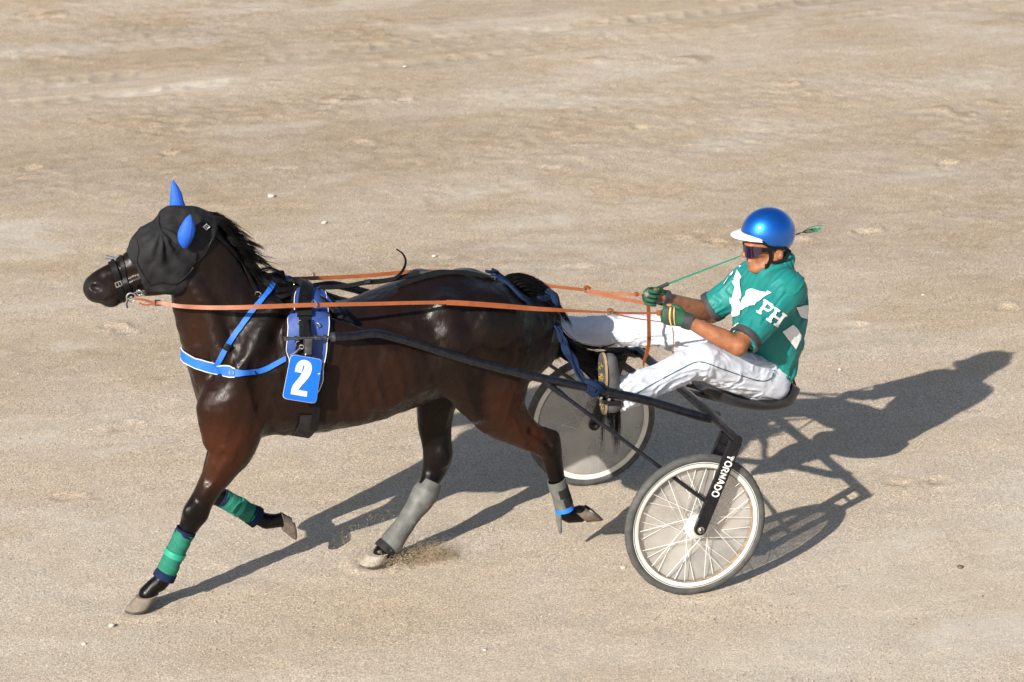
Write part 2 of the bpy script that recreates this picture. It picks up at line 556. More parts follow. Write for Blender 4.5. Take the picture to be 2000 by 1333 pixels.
def axis(lo, hi, h, far, grow=1.35):
    a = list(np.arange(lo, hi+h/2, h)); st = h
    while a[-1] < far:
        st *= grow; a.append(a[-1]+st)
    st = h
    while a[0] > -far:
        st *= grow; a.insert(0, a[0]-st)
    return np.array(a)
def build_ground():
    xs = axis(-5.4, 10.2, .029, 900, 1.12); ys = axis(-3.4, 16.5, .029, 900, 1.12)
    X, Y = np.meshgrid(xs, ys, indexing='ij')
    inner = np.clip(1-np.maximum(np.abs(X-2.4)-7.6, np.abs(Y-6.5)-9.6)/1.5, 0, 1)
    Z = .005*fbm(X*.9, Y*2.2, oct=3, seed=3)+.0028*fbm(X*5, Y*7, oct=3, seed=9)
    rough = np.clip(.4+.8*fbm(X*.35, Y*1.1, oct=3, seed=21), 0, 1)*np.clip((Y-1.0)/4, .15, 1)
    Z += rough*.006*np.abs(fbm(X*6, Y*7, oct=4, seed=31))+rough*.004*fbm(X*13, Y*13, oct=2, seed=37)
    for k in range(14):                                     # shallow harrow lines along the track; pale lilac area on the white emblem, below the badge
        yy = -2+k*1.13+.25*vnoise(np.array(k*3.1), np.array(.5))
        Z += .0025*np.exp(-((Y-yy-.12*vnoise(X*.3, X*0+k, seed=5))/.05)**2)
    # two tyre tracks of the tractor, with their tread
    track = np.zeros_like(X); 
    def lane(p, q, w, depth, tread):
        nonlocal Z, track
        a, b_ = atz(*p)[:2], atz(*q)[:2]; d = (b_-a)/np.linalg.norm(b_-a)
        s = (X-a[0])*d[0]+(Y-a[1])*d[1]; t = -(X-a[0])*d[1]+(Y-a[1])*d[0]
        t = t+.05*np.sin(s*.35)+.02*np.sin(s*.9+1)
        edge = 1/(1+np.exp((np.abs(t)-w)/.035))
        keep = np.clip(.75+.6*fbm(X*1.2, Y*1.8, oct=2, seed=44), 0, 1)
        Z -= depth*edge*keep
        Z += .004*np.exp(-((np.abs(t)-w-.04)/.05)**2)*keep
        ch = ((s*5.2+np.abs(t-.12)*3.0) % 1.0)
        Z += tread*edge*keep*np.where((ch < .3) & (t > -.05), 1, 0)
        track = np.maximum(track, edge*keep)
    lane((0, 172), (1200, 42), .17, .014, .010)
    lane((0, 208), (1300, 72), .13, .010, .005)
    br_ = .6+.4*fbm(X*9, Y*12, oct=3, seed=83)
    damp = np.clip(.32*fbm(X*.5, Y*.9, oct=5, seed=61)+.25+.45*np.clip((Y-1)/6, 0, 1), 0, .9)*np.clip((Y-.3)/3.5, .10, 1)*(.45+.55*br_)
    dry = np.clip(1.0*fbm(X*.9, Y*1.9, oct=5, seed=71)-.45, 0, .5)*np.clip(br_, 0, 1.2)
    dry += np.clip(.30-.09*(Y+1.5), 0, .3)*np.clip(.7+.6*fbm(X*.7, Y*1.3, oct=3, seed=91), 0, 1.3)
    # hoof prints
    rnd = random.Random(4)
    prints = [(250, 832, .8), (228, 838, .6), (123, 972, .8), (785, 196, 1.3), (1750, 945, .7), (1835, 940, .7), (1960, 600, 1.2), (1675, 636, 1),
              (1130, 524, 1.1), (1402, 472, 1.4), (1330, 466, 1), (1690, 452, 1.3), (1560, 470, 1), (215, 640, .9), (245, 648, .6), (1405, 1, 1), (1540, 170, 1.2),
              (60, 330, 1), (330, 300, 1.2), (560, 330, 1), (420, 640, .6), (700, 280, 1), (1080, 330, 1), (1250, 250, 1), (1850, 320, 1.1), (1900, 800, .6)]
    for px, py, g in prints:
        c = atz(px, py)
        a = rnd.uniform(-.5, .5); ca, sa = math.cos(a), math.sin(a)
        i0, i1 = np.searchsorted(xs, [c[0]-.3, c[0]+.3]); j0, j1 = np.searchsorted(ys, [c[1]-.3, c[1]+.3])
        xx, yy_ = X[i0:i1, j0:j1], Y[i0:i1, j0:j1]
        dx = (xx-c[0])*ca+(yy_-c[1])*sa; dy = -(xx-c[0])*sa+(yy_-c[1])*ca
        wob = 1+.3*vnoise(xx*14, yy_*14, seed=int(px))
        r = np.hypot(dx/.085, dy/.062)*wob
        Z[i0:i1, j0:j1] += g*(-.014*np.exp(-(r/.8)**4)+.012*np.exp(-((r-1.15)/.25)**2)*np.clip(.5+.7*vnoise(xx*20, yy_*20, seed=3)+.4*(dx > 0), 0, 1.4))
        damp[i0:i1, j0:j1] = np.maximum(damp[i0:i1, j0:j1], .42*g*np.exp(-(r/.9)**4))
    # turned-up dark clods in the distance
    for px, py, rx, ry in [(1180, 122, .35, .22), (1330, 118, .30, .25), (130, 112, .12, .2), (1880, 215, .5, .5), (1545, 172, .2, .3), (760, 60, .5, .5), (80, 30, .3, .2), (320, 250, .3, .3), (60, 350, .25, .3), (660, 200, .4, .3)]:
        c = atz(px, py); r = np.hypot((X-c[0])/rx, (Y-c[1])/ry)
        w = np.exp(-r**2)*np.clip(.2+1.6*vnoise(X*9, Y*9, seed=77), 0, 1)
        Z += .02*w; damp = np.maximum(damp, np.clip(1.3*w, 0, 1))
    # wheel ruts and the dug-in hooves
    for yy in (-.74, .74):
        Z -= .006*np.exp(-((Y-yy)/.022)**2)*(X > .02)*(X < 9)*(.6+.4*vnoise(X*6, Y*0+1))
    for px, py, yy in [(285, 1190, -.11), (735, 1100, .11)]:
        c = atz(px, py); r = np.hypot((X-c[0])/.12, (Y-c[1])/.09)
        Z = Z*(1-np.exp(-r**2))-.004*np.exp(-r**2)+.016*np.exp(-((r-1.15)/.25)**2)*(.4+.6*np.clip(vnoise(X*16, Y*16, seed=2)+.3, 0, 1))
    for c in [(0, -.74), (0, .74)]:
        r = np.hypot((X-c[0])/.10, (Y-c[1])/.06); Z = Z*(1-.9*np.exp(-r**2))-.004*np.exp(-r**2)
    Z *= inner
    nx, ny = X.shape
    i = np.arange(nx*ny).reshape(nx, ny)
    q = np.stack([i[:-1, :-1], i[1:, :-1], i[1:, 1:], i[:-1, 1:]], -1).reshape(-1, 4)
    me = quadmesh('ground', np.stack([X, Y, Z], -1).reshape(-1, 3), q)
    for nm, arr in (('track', track), ('damp', damp), ('dry', dry)):
        at_ = me.attributes.new(nm, 'FLOAT', 'POINT')
        at_.data.foreach_set('value', (arr if nm != 'track' else arr*inner).ravel().astype(np.float32))
    o = link('ground', me, ground_material())
    tag(o, 'pale raked sand of the racing track with tyre tracks and hoof prints', 'ground', kind='structure')
    return o
build_ground()

# ================================================================== shared materials
M = {}
M['black_leather'] = simple('black_leather', (.007, .007, .0075), .42, var=.4, bump=.25, bscale=150, spec=.22)
M['black_web'] = simple('black_webbing', (.008, .008, .009), .75, var=.3, bump=.5, bscale=400, spec=.22)
M['tan'] = simple('tan_leather', (.23, .062, .016), .48, var=.22, vscale=18, bump=.15, bscale=180)
M['steel'] = simple('bright_steel', (.62, .60, .56), .25, metal=1.0, var=.15, vscale=60)
M['dull_steel'] = simple('dull_steel', (.13, .13, .13), .42, metal=.9, var=.25, vscale=40)
M['blue_web'] = simple('blue_webbing', (.010, .12, .52), .6, var=.16, vscale=25, bump=.4, bscale=420)
M['blue_pad'] = simple('blue_saddle_cloth', (.020, .055, .22), .62, var=.15, vscale=20, bump=.35, bscale=300)
M['blue_plate'] = simple('blue_plastic', (.003, .135, .68), .32, var=.06, vscale=14)
M['blue_cloth'] = simple('bright_blue_cloth', (.005, .085, .50), .7, var=.15, vscale=22, bump=.4, bscale=260)
M['white_print'] = simple('white_print', (.68, .68, .67), .5, var=.03)
M['white_pipe'] = simple('white_piping', (.62, .60, .56), .6, var=.1)
M['white_paint'] = simple('white_paint', (.70, .69, .65), .38, var=.08, vscale=18)
M['navy'] = simple('navy_cloth', (.008, .017, .046), .85, var=.3, vscale=30, bump=.6, bscale=180, spec=.22)
M['green_bandage'] = simple('green_bandage', (.006, .135, .088), .85, var=.16, vscale=40, bump=.5, bscale=300)
M['light_green'] = simple('light_green_tape', (.012, .26, .17), .55, var=.1)
M['grey_boot'] = simple('grey_boot', (.10, .102, .095), .62, var=.25, vscale=22, bump=.4, bscale=120)
M['dark_boot'] = simple('dark_boot', (.02, .02, .021), .7, var=.3, bump=.4, spec=.22)
M['band_blue'] = simple('blue_band', (.01, .17, .72), .5, var=.1)
M['black_paint'] = simple('black_paint', (.006, .0065, .009), .26, var=.5, vscale=35, coat=.0, spec=.4, bump=.06, bscale=90, rvar=.12)
M['tyre'] = simple('tyre_rubber', (.062, .061, .058), .8, var=.35, vscale=24, bump=.15, bscale=260)
M['rubber'] = simple('black_rubber', (.018, .018, .019), .6, var=.3, bump=.3, spec=.22)

def coat_material():
    m, nt, b = nmat('horse_coat'); L = nt.links.new
    tc = N(nt, 'ShaderNodeTexCoord'); tc.name = 'TC'
    at_ = N(nt, 'ShaderNodeAttribute', attribute_name='bay')
    n1 = noise(nt, 3.5, 4, .6)
    ad = N(nt, 'ShaderNodeMath', operation='MULTIPLY_ADD'); ad.inputs[1].default_value = .5; L(n1.outputs['Fac'], ad.inputs[0]); L(at_.outputs['Fac'], ad.inputs[2])
    c = nt.nodes.new('ShaderNodeValToRGB'); e = c.color_ramp.elements
    e[0].position = .25; e[0].color = (.0034, .0027, .0026, 1)
    e[1].position = 1.15 if False else 1.0; e[1].color = (.040, .0112, .0042, 1)
    x = c.color_ramp.elements.new(.55); x.color = (.0125, .0056, .0036, 1)
    sk_ = N(nt, 'ShaderNodeAttribute', attribute_name='bare'); mz = N(nt, 'ShaderNodeMix', data_type='RGBA'); mz.inputs[7].default_value = (.030, .028, .028, 1)
    L(ad.outputs[0], c.inputs[0]); L(sk_.outputs['Fac'], mz.inputs[0]); L(c.outputs[0], mz.inputs[6]); L(mz.outputs[2], b.inputs['Base Color'])
    mp = N(nt, 'ShaderNodeMapping'); mp.inputs['Scale'].default_value = (1.0, 1.0, .28); mp.inputs['Rotation'].default_value = (0, .35, 0); L(tc.outputs['Object'], mp.inputs['Vector'])
    n2 = noise(nt, 11, 5, .65, mp.outputs[0], .8)
    mr = N(nt, 'ShaderNodeMapRange'); mr.inputs['From Min'].default_value = .36; mr.inputs['From Max'].default_value = .64
    mr.inputs['To Min'].default_value = .19; mr.inputs['To Max'].default_value = .43
    rs_ = N(nt, 'ShaderNodeMath', operation='MULTIPLY_ADD'); rs_.inputs[1].default_value = .2
    L(n2.outputs['Fac'], mr.inputs['Value']); L(sk_.outputs['Fac'], rs_.inputs[0]); L(mr.outputs[0], rs_.inputs[2]); L(rs_.outputs[0], b.inputs['Roughness'])
    b.inputs['IOR'].default_value = 1.28; b.inputs['Specular IOR Level'].default_value = .5
    hr = noise(nt, 230, 3, .7, mp.outputs[0])
    b1 = N(nt, 'ShaderNodeBump', Strength=.32, Distance=.0025); L(hr.outputs['Fac'], b1.inputs['Height'])
    sk = noise(nt, 42, 4, .6, mp.outputs[0], 1.0)
    b2 = N(nt, 'ShaderNodeBump', Strength=.22, Distance=.007); L(sk.outputs['Fac'], b2.inputs['Height']); L(b1.outputs[0], b2.inputs['Normal'])
    L(b2.outputs[0], b.inputs['Normal'])
    return m
M['coat'] = coat_material()
M['hair'] = simple('black_hair', (.005, .0045, .0045), .36, var=.4, vscale=40, spec=.25)
M['hoof'] = simple('hoof_horn', (.11, .085, .062), .62, var=.4, vscale=30, bump=.5, bscale=60)
M['hoof_pale'] = simple('sand_covered_hoof', (.27, .24, .195), .95, var=.2, vscale=50, bump=.7, bscale=90)
M['hoof_dusty'] = simple('dusty_hoof', (.155, .128, .10), .9, var=.25, vscale=30, bump=.5, bscale=80)

# ================================================================== horse
horse = empty('horse', (-1.6, 0, 0), 'dark bay trotting horse with blue ear covers, pulling the sulky', 'horse')
def st(px, py, Y, a, b):
    p = at(px, py, Y)
    return (p[0], p[1], p[2], a, b)
def torso(x, yt, yb, b, Y=0.0):
    p = at(x, (yt+yb)/2, Y); s = mpp(p); e = EL+math.atan(((yt+yb)/2-666)/FPX)
    H = (yb-yt)*s/2
    return (p[0], p[1], p[2], math.sqrt(max(H*H-(b*math.sin(e))**2, .0004))/math.cos(e), b)
def mir(rows):
    return [(r[0], -r[1])+tuple(r[2:]) for r in rows]
def mirp(p):
    return np.array([p[0], -p[1], p[2]])
def build_horse():
    v = Vol((-2.86, -.41, -.03), (-.32, .41, 1.94), .0070)
    # trunk
    v.tube([torso(424, 690, 745, .05), torso(436, 640, 800, .11), torso(456, 598, 842, .17), torso(484, 572, 856, .225), torso(530, 566, 850, .255), torso(575, 566, 846, .27), torso(605, 582, 843, .28)], .03, disc=True)
    v.tube([torso(570, 576, 846, .265), torso(620, 592, 841, .29), torso(670, 588, 833, .31),
            torso(730, 574, 818, .325), torso(790, 551, 795, .325), torso(840, 531, 778, .31), torso(880, 527, 770, .30), torso(920, 532, 770, .285), torso(965, 543, 765, .255), torso(1005, 560, 745, .20), torso(1030, 590, 715, .13)], .03)
    # withers and loin ridge
    v.tube([st(500, 577, 0, .05, .05), st(550, 574, 0, .05, .06), st(590, 590, 0, .04, .06)], .06)
    # neck
    v.tube([st(535, 715, 0, .14, .12), st(478, 655, 0, .235, .16), st(432, 602, 0, .218, .132), st(410, 556, 0, .178, .108), st(400, 512, 0, .155, .098), st(385, 468, 0, .12, .088)], .08)
    v.tube([st(390, 640, 0, .09, .09), st(400, 700, 0, .085, .13), st(420, 770, 0, .085, .14), st(440, 815, 0, .08, .12)], .05)                 # breast
    # head
    hl = unit((.0, 1, .16))
    v.tube([st(388, 455, 0, .085, .08), st(352, 478, 0, .15, .092), st(322, 500, 0, .155, .096), st(286, 521, 0, .120, .086), st(250, 541, 0, .100, .068), st(224, 551, 0, .095, .060), st(206, 558, 0, .088, .061), st(193, 562, 0, .073, .056)], .035, lat=hl)
    v.ell(at(217, 588, 0), (.044, .036, .028), .012); v.ell(at(184, 556, 0), (.03, .05, .03), .02)
    for sg in (-1, 1):
        v.tube([st(262, 538, sg*.088, .012, .012), st(236, 548, sg*.074, .012, .012), st(212, 556, sg*.070, .010, .010)], .03, sub=True)
        v.tube([st(300, 536, sg*.088, .012, .012), st(268, 548, sg*.076, .012, .012), st(248, 556, sg*.066, .010, .010)], .02)                               # chin and lower lip
    v.ell(at(330, 535, -.06), (.075, .035, .07), .05); v.ell(at(330, 535, .06), (.075, .035, .07), .05)            # cheeks
    v.ell(at(190, 560, -.046), (.032, .022, .030), .02); v.ell(at(190, 560, .046), (.032, .022, .030), .02)        # nostril wings
    v.ell(at(187, 565, -.072), (.034, .036, .017), .008, ((1, 0, -.35), (0, 1, 0), (.35, 0, 1)), sub=True); v.ell(mirp(at(186, 566, -.068)), (.024, .022, .011), .012, sub=True)
    v.tube([st(186, 592, -.05, .008, .03), st(212, 588, -.06, .008, .03), st(232, 578, -.07, .007, .02)], .008, sub=True)   # mouth line
    # muscles, both sides
    for sg in (1, -1):
        f = (lambda r: r) if sg == 1 else mir
        g = (lambda p: p) if sg == 1 else mirp
        sx = 0 if sg == 1 else 38                       # the far shoulder is drawn back
        v.tube(f([st(535, 600, -.14, .04, .04), st(495, 680, -.20, .05, .05), st(448+sx, 770, -.19, .055, .055), st(432+sx, 815, -.17, .055, .05)]), .06)   # shoulder blade to point
        v.ell(g(at(486+sx*.5, 785, -.20)), (.10, .055, .13), .07)                     # triceps
        v.ell(g(at(470+sx*.6, 720, -.19)), (.07, .05, .12), .06)
        v.tube(f([st(532, 650, -.335, .05, .04), st(526, 740, -.335, .045, .04), st(522, 820, -.30, .05, .04)]), .08, sub=True)   # hollow behind the shoulder
        v.tube(f([st(430, 620, -.20, .035, .03), st(455, 680, -.235, .03, .03)]), .07, sub=True)
        v.ell(g(at(850, 690, -.385)), (.10, .07, .13), .09, sub=True)           # flank hollow
        v.tube(f([st(520, 590, -.20, .02, .02), st(470, 660, -.25, .02, .02), st(428, 740, -.235, .02, .02)]), .05, sub=True)
        v.tube(f([st(905, 575, -.27, .02, .02), st(930, 640, -.325, .02, .02), st(925, 720, -.32, .02, .02)]), .05, sub=True)
        v.tube(f([st(985, 600, -.25, .02, .02), st(1000, 680, -.275, .02, .02), st(990, 770, -.255, .02, .02)]), .05, sub=True)
        v.tube(f([st(500, 720, -.275, .02, .02), st(510, 780, -.27, .02, .02), st(500, 835, -.25, .02, .02)]), .05, sub=True)
        v.tube(f([st(880, 650, -.262, .045, .04), st(890, 700, -.28, .05, .045), st(902, 765, -.25, .05, .045)]), .06)   # front edge of the quarter
        v.ell(g(at(868, 600, -.22)), (.06, .05, .05), .08)                      # point of the hip
        v.ell(g(at(955, 640, -.20)), (.17, .10, .17), .08)                      # quarters
        v.tube(f([st(600, 650, -.25, .10, .06), st(700, 690, -.27, .12, .06), st(780, 710, -.25, .10, .06)]), .06)   # ribs
        v.tube(f([st(560, 800, -.17, .05, .06), st(640, 805, -.18, .05, .06), st(730, 795, -.15, .05, .05)]), .06)
        v.tube(f([st(380, 560, -.085, .03, .02), st(410, 620, -.12, .04, .03), st(430, 690, -.16, .05, .04)]), .05)  # neck muscle
        v.tube(f([st(380, 610, -.150, .008, .01), st(392, 650, -.175, .010, .012), st(405, 690, -.195, .012, .012)]), .05, sub=True)
    # near hind leg (raised)
    v.tube([st(958, 640, -.13, .20, .12), st(966, 700, -.15, .178, .125), st(967, 750, -.16, .160, .115), st(971, 795, -.16, .138, .095), st(1002, 830, -.155, .096, .072), st(1033, 852, -.15, .074, .055),
            st(1062, 869, -.15, .062, .048), st(1077, 893, -.15, .050, .042), st(1085, 925, -.15, .043, .036), st(1094, 960, -.15, .034, .030), st(1103, 992, -.15, .036, .034), st(1108, 1004, -.15, .044, .038), st(1122, 1006, -.15, .040, .034), st(1132, 1004, -.15, .044, .040)], .05)
    v.tube([st(1050, 838, -.15, .022, .022), st(1074, 847, -.15, .022, .022), st(1083, 855, -.15, .026, .024), st(1088, 885, -.15, .020, .02)], .018)
    v.tube([st(1035, 842, -.20, .012, .012), st(1060, 856, -.195, .013, .012), st(1072, 872, -.19, .010, .012)], .025, sub=True)
    v.ell(at(1064, 884, -.185), (.022, .016, .03), .02); v.ell(at(372, 1000, -.18), (.030, .016, .030), .02); v.ell(at(392, 1006, -.17), (.022, .016, .030), .02)
    v.tube([st(388, 960, -.20, .010, .012), st(376, 984, -.19, .010, .012)], .02, sub=True)
    v.ell(at(866, 893, .10), (.030, .018, .045), .02); v.tube([st(842, 880, .105, .012, .012), st(840, 915, .105, .010, .012)], .02, sub=True)      # point of the hock
    v.tube([st(918, 720, -.22, .06, .05), st(915, 780, -.225, .06, .05), st(925, 805, -.21, .045, .05)], .05)                                             # stifle
    v.tube([st(895, 785, -.20, .02, .03), st(870, 745, -.22, .02, .03)], .05)
    v.tube([st(1038, 872, -.205, .012, .010), st(1058, 900, -.20, .012, .010)], .03, sub=True)
    # far hind leg (on the ground)
    v.tube([st(900, 690, .14, .18, .11), st(866, 740, .15, .135, .10), st(854, 781, .15, .103, .085), st(850, 812, .15, .090, .070), st(850, 838, .15, .082, .06), st(853, 866, .15, .074, .05), st(855, 893, .15, .074, .048), st(846, 925, .15, .058, .044),
            st(832, 952, .12, .044, .038), st(802, 1004, .085, .036, .034), st(772, 1054, .047, .036, .034), st(760, 1070, .035, .043, .04), st(745, 1080, .03, .042, .04)], .05)
    # near fore leg (on the ground)
    v.tube([st(450, 800, -.16, .16, .10), st(452, 842, -.16, .140, .10), st(455, 872, -.16, .112, .088), st(437, 908, -.155, .082, .07), st(415, 942, -.15, .065, .056), st(398, 972, -.145, .057, .05), st(381, 1001, -.14, .058, .052), st(372, 1023, -.14, .050, .045),
            st(357, 1052, -.135, .038, .036), st(332, 1104, -.13, .036, .034), st(314, 1136, -.125, .042, .04), st(300, 1146, -.12, .038, .037), st(288, 1160, -.12, .042, .042)], .05)
    v.tube([st(448, 880, -.235, .03, .02), st(420, 925, -.20, .02, .02), st(400, 965, -.185, .015, .02)], .04)
    v.tube([st(432, 890, -.245, .012, .01), st(405, 940, -.21, .012, .01)], .03, sub=True)
    # far fore leg (raised)
    v.tube([st(465, 800, .15, .13, .09), st(452, 850, .155, .10, .085), st(430, 905, .155, .075, .06), st(412, 945, .15, .056, .048), st(409, 962, .15, .055, .048), st(436, 975, .15, .042, .04), st(470, 993, .145, .036, .034), st(506, 1012, .14, .036, .034), st(520, 1018, .14, .040, .037), st(535, 1018, .14, .034, .034), st(549, 1016, .14, .036, .036)], .05)
    # dock of the tail
    v.tube([st(985, 568, 0, .05, .045), st(1020, 566, 0, .045, .042), st(1042, 590, 0, .035, .035), st(1050, 640, 0, .025, .025)], .03)
    vs, Q = v.surface()
    vs = relax(vs, Q, 3, .5)
    n = vnormals(vs, Q)
    x, y, z = vs.T
    body = (z > .75) & (x > -2.5)
    ribs = .0022*np.sin((x+.25*z)*2*math.pi/.062)*np.exp(-((x+1.45)/.28)**2)*np.exp(-((z-1.0)/.17)**2)*(np.abs(y) > .15)
    mtop = np.clip((1.34-z)/.12, .15, 1)
    mus = mtop*.0042*(1-2.2*np.abs(vnoise((x+.35*z)*10, y*5, (z-.2*x)*4.5, 15)))+mtop*.0022*(1-2*np.abs(vnoise((x-.3*z)*19, y*9, z*9, 16)))
    vs = vs+n*((ribs+mus+.003*fbm(x*6, y*6, z*6, 3, 5)+.0016*fbm(x*26, y*26, z*26, 2, 8))*np.clip((z-.5)/.3, 0, 1)*np.clip((x+2.75)/.2, .2, 1))[:, None]
    # bay: browner on the upper legs, flank and belly, black on the points
    bay = np.full(len(vs), .10)
    def blob(px, py, Y, r, amt):
        p = at(px, py, Y); d2 = ((vs-p)**2).sum(1)
        return amt*np.exp(-d2/r**2)
    bay += blob(455, 880, -.2, .20, .5)+blob(440, 830, -.2, .18, .35)+blob(420, 930, -.18, .10, .35)+blob(1000, 825, -.2, .17, .55)+blob(980, 760, -.2, .2, .25)+blob(1030, 855, -.18, .1, .4)
    bay += blob(690, 730, -.3, .35, .22)+blob(760, 760, -.25, .3, .2)+blob(250, 560, -.07, .12, .25)+blob(360, 680, -.1, .2, .35)+blob(410, 600, -.12, .2, .1)
    bay = .06+(bay-.06)*.8
    bay = bay*np.clip((z-.42)/.15, 0, 1)
    me = quadmesh('body', vs, Q)
    a_ = me.attributes.new('bay', 'FLOAT', 'POINT'); a_.data.foreach_set('value', np.clip(bay, 0, 1).astype(np.float32))
    bare = np.clip(1.25-np.linalg.norm((vs-at(186, 572, 0))*[1, .8, 1], axis=1)/.085, 0, 1)*np.clip(.7+.5*fbm(x*30, y*30, z*30, 2, 4), 0, 1)
    a2 = me.attributes.new('bare', 'FLOAT', 'POINT'); a2.data.foreach_set('value', bare.astype(np.float32))
    o = link('body', me, M['coat'], horse)
    tag(o, 'dark brown sweaty coat, black lower legs')
    return bvh_of(vs, Q), vs, Q
HB, HV, HQ = build_horse()

def hoof(cor, down, toe, r0, r1, h, mat, label=None):
    """cor: centre of the coronet; down: towards the sole; toe: direction of the toe"""
    d = unit(down); t = unit(np.asarray(toe, float)-d*(np.asarray(toe, float)@d)); s = np.cross(d, t)
    mb = MB(); vs = []; seg = 28; rings = [(0, .96), (.02, 1.04), (.12, 1.0), (.5, 1.0), (.92, 1.0), (1.0, .97)]
    for u, g in rings:
        for k in range(seg):
            a = 2*math.pi*k/seg; c = math.cos(a)
            r = (r0+(r1-r0)*u)*g*(1+.012*math.sin(9*u+k))
            hh = h*u*(.78+.22*c) - (1-u)*.012*(-c)          # heel lower than the toe
            ln = r*(1.08 if c > 0 else .86)
            vs.append(np.asarray(cor)+t*(ln*c+h*.42*u)+s*r*.92*math.sin(a)+d*hh)
    m = len(rings)
    fs = [(i*seg+k, i*seg+(k+1) % seg, (i+1)*seg+(k+1) % seg, (i+1)*seg+k) for i in range(m-1) for k in range(seg)]
    b = len(vs); c0 = np.mean(vs[-seg:], 0)
    for k in range(seg): vs.append(c0+(vs[(m-1)*seg+k]-c0)*.72-d*.004)
    vs.append(c0-d*.010)
    fs += [((m-1)*seg+k, (m-1)*seg+(k+1) % seg, b+(k+1) % seg, b+k) for k in range(seg)]
    fs += [(b+k, b+(k+1) % seg, b+seg) for k in range(seg)]
    fs.append(tuple(range(seg-1, -1, -1)))
    mb.add(vs, fs)
    o = mb.build('hoof', mat, horse)
    # shoe
    so = MB(); vs2 = []; fs2 = []; n = 0
    for k in range(seg):
        a = 2*math.pi*k/seg
        if abs(a-math.pi) < .5: continue
        p = vs[(m-1)*seg+k]; q = c0+(p-c0)*.76
        vs2 += [p+d*.001, p+d*.009, q+d*.009, q+d*.001]; n += 1
    order = [(i+0) for i in range(n)]
    # start after the heel gap
    gap = [k for k in range(seg) if not abs(2*math.pi*k/seg-math.pi) < .5]
    first = next(i for i in range(len(gap)) if gap[i]-gap[i-1] > 1) if any(gap[i]-gap[i-1] > 1 for i in range(1, len(gap))) else 0
    order = order[first:]+order[:first]
    for i, j in zip(order[:-1], order[1:]):
        for k in range(4): fs2.append((i*4+k, i*4+(k+1) % 4, j*4+(k+1) % 4, j*4+k))
    so.add(vs2, fs2); so.build('horseshoe', M['dull_steel'], o)
    return o
hoof(at(290, 1162, -.12), (-.18, 0, -1), (-1, 0, 0), .052, .062, .082, M['hoof_dusty'])
hoof(at(742, 1079, .03), (-.15, 0, -1), (-1, 0, 0), .054, .064, .064, M['hoof_pale'])
hoof(at(551, 1017, .14), at(572, 1021, .14)-at(551, 1017, .14)+np.array([.01, 0, .005]), (.25, 0, -1), .047, .058, .075, M['hoof'])
hoof(at(1131, 1006, -.15), at(1160, 988, -.15)-at(1135, 1006, -.15), (.55, 0, -.5), .050, .060, .078, M['hoof'])

# ---- mane and tail: separate strands
def strands(name, roots, tips, mids, parent, mat, r=.0016, seg=7, seed=1):
    """every strand is a thin three-sided tapering tube through six points"""
    C = np.concatenate([np.array(roots)[:, None], np.array(mids), np.array(tips)[:, None]], 1)      # S x 6 x 3
    S, K = C.shape[:2]
    E = np.concatenate([2*C[:, :1]-C[:, 1:2], C, 2*C[:, -1:]-C[:, -2:-1]], 1)
    u = np.linspace(0, K-1-1e-6, seg); k = u.astype(int); t = (u-k)[None, :, None]
    a, b, c, d = E[:, k], E[:, k+1], E[:, k+2], E[:, k+3]
    P = .5*(2*b+(c-a)*t+(2*a-5*b+4*c-d)*t*t+(3*b-a-3*c+d)*t**3)                                   # S x seg x 3
    rs_ = np.random.RandomState(seed)
    T = np.gradient(P, axis=1); T /= np.maximum(np.linalg.norm(T, axis=2), 1e-9)[..., None]
    ph = rs_.uniform(0, 6.28, S); ref = np.stack([np.cos(ph), np.sin(ph), np.full(S, .3)], -1)[:, None]
    n = np.cross(T, ref); n /= np.maximum(np.linalg.norm(n, axis=2), 1e-9)[..., None]; bn = np.cross(T, n)
    w = r*rs_.uniform(.7, 1.5, S)[:, None]*(1-.75*(np.arange(seg)/(seg-1))**1.5)[None]
    V3 = np.stack([P+w[..., None]*(math.cos(2.0944*q)*n+math.sin(2.0944*q)*bn) for q in range(3)], 2)   # S x seg x 3 x 3
    base = (np.arange(S)*seg*3)[:, None, None]+(np.arange(seg-1)*3)[None, :, None]; q = np.arange(3)[None, None]
    F = np.stack([base+q, base+(q+1) % 3, base+3+(q+1) % 3, base+3+q], -1).reshape(-1, 4)
    return link(name, quadmesh(name, V3.reshape(-1, 3), F), mat, parent)
def lock(A, B, Cc, path, n, spread, rnd, tip=.35, frizz=.05):
    """n strands following one lock of hair"""
    P = smooth_path(path, 6)
    for _ in range(n):
        o = np.array([rnd.gauss(0, 1) for _ in range(3)])*spread
        k = rnd.uniform(.72, 1.06); e = np.array([rnd.gauss(0, 1) for _ in range(3)])*spread*frizz*8
        pts = [P[j]+o*(1-(1-tip)*j/5)+e*(j/5)**2 for j in range(6)]
        end = pts[4]+(pts[5]-pts[4])*((k-.72)*3)
        A.append(pts[0]); B.append(end); Cc.append(pts[1:5])
def clear_of_body(p, off=.005):
    l, n, _, _ = HB.find_nearest(Vector(p))
    return np.array(l)+np.array(n)*off if (Vector(p)-l).dot(n) < off else p
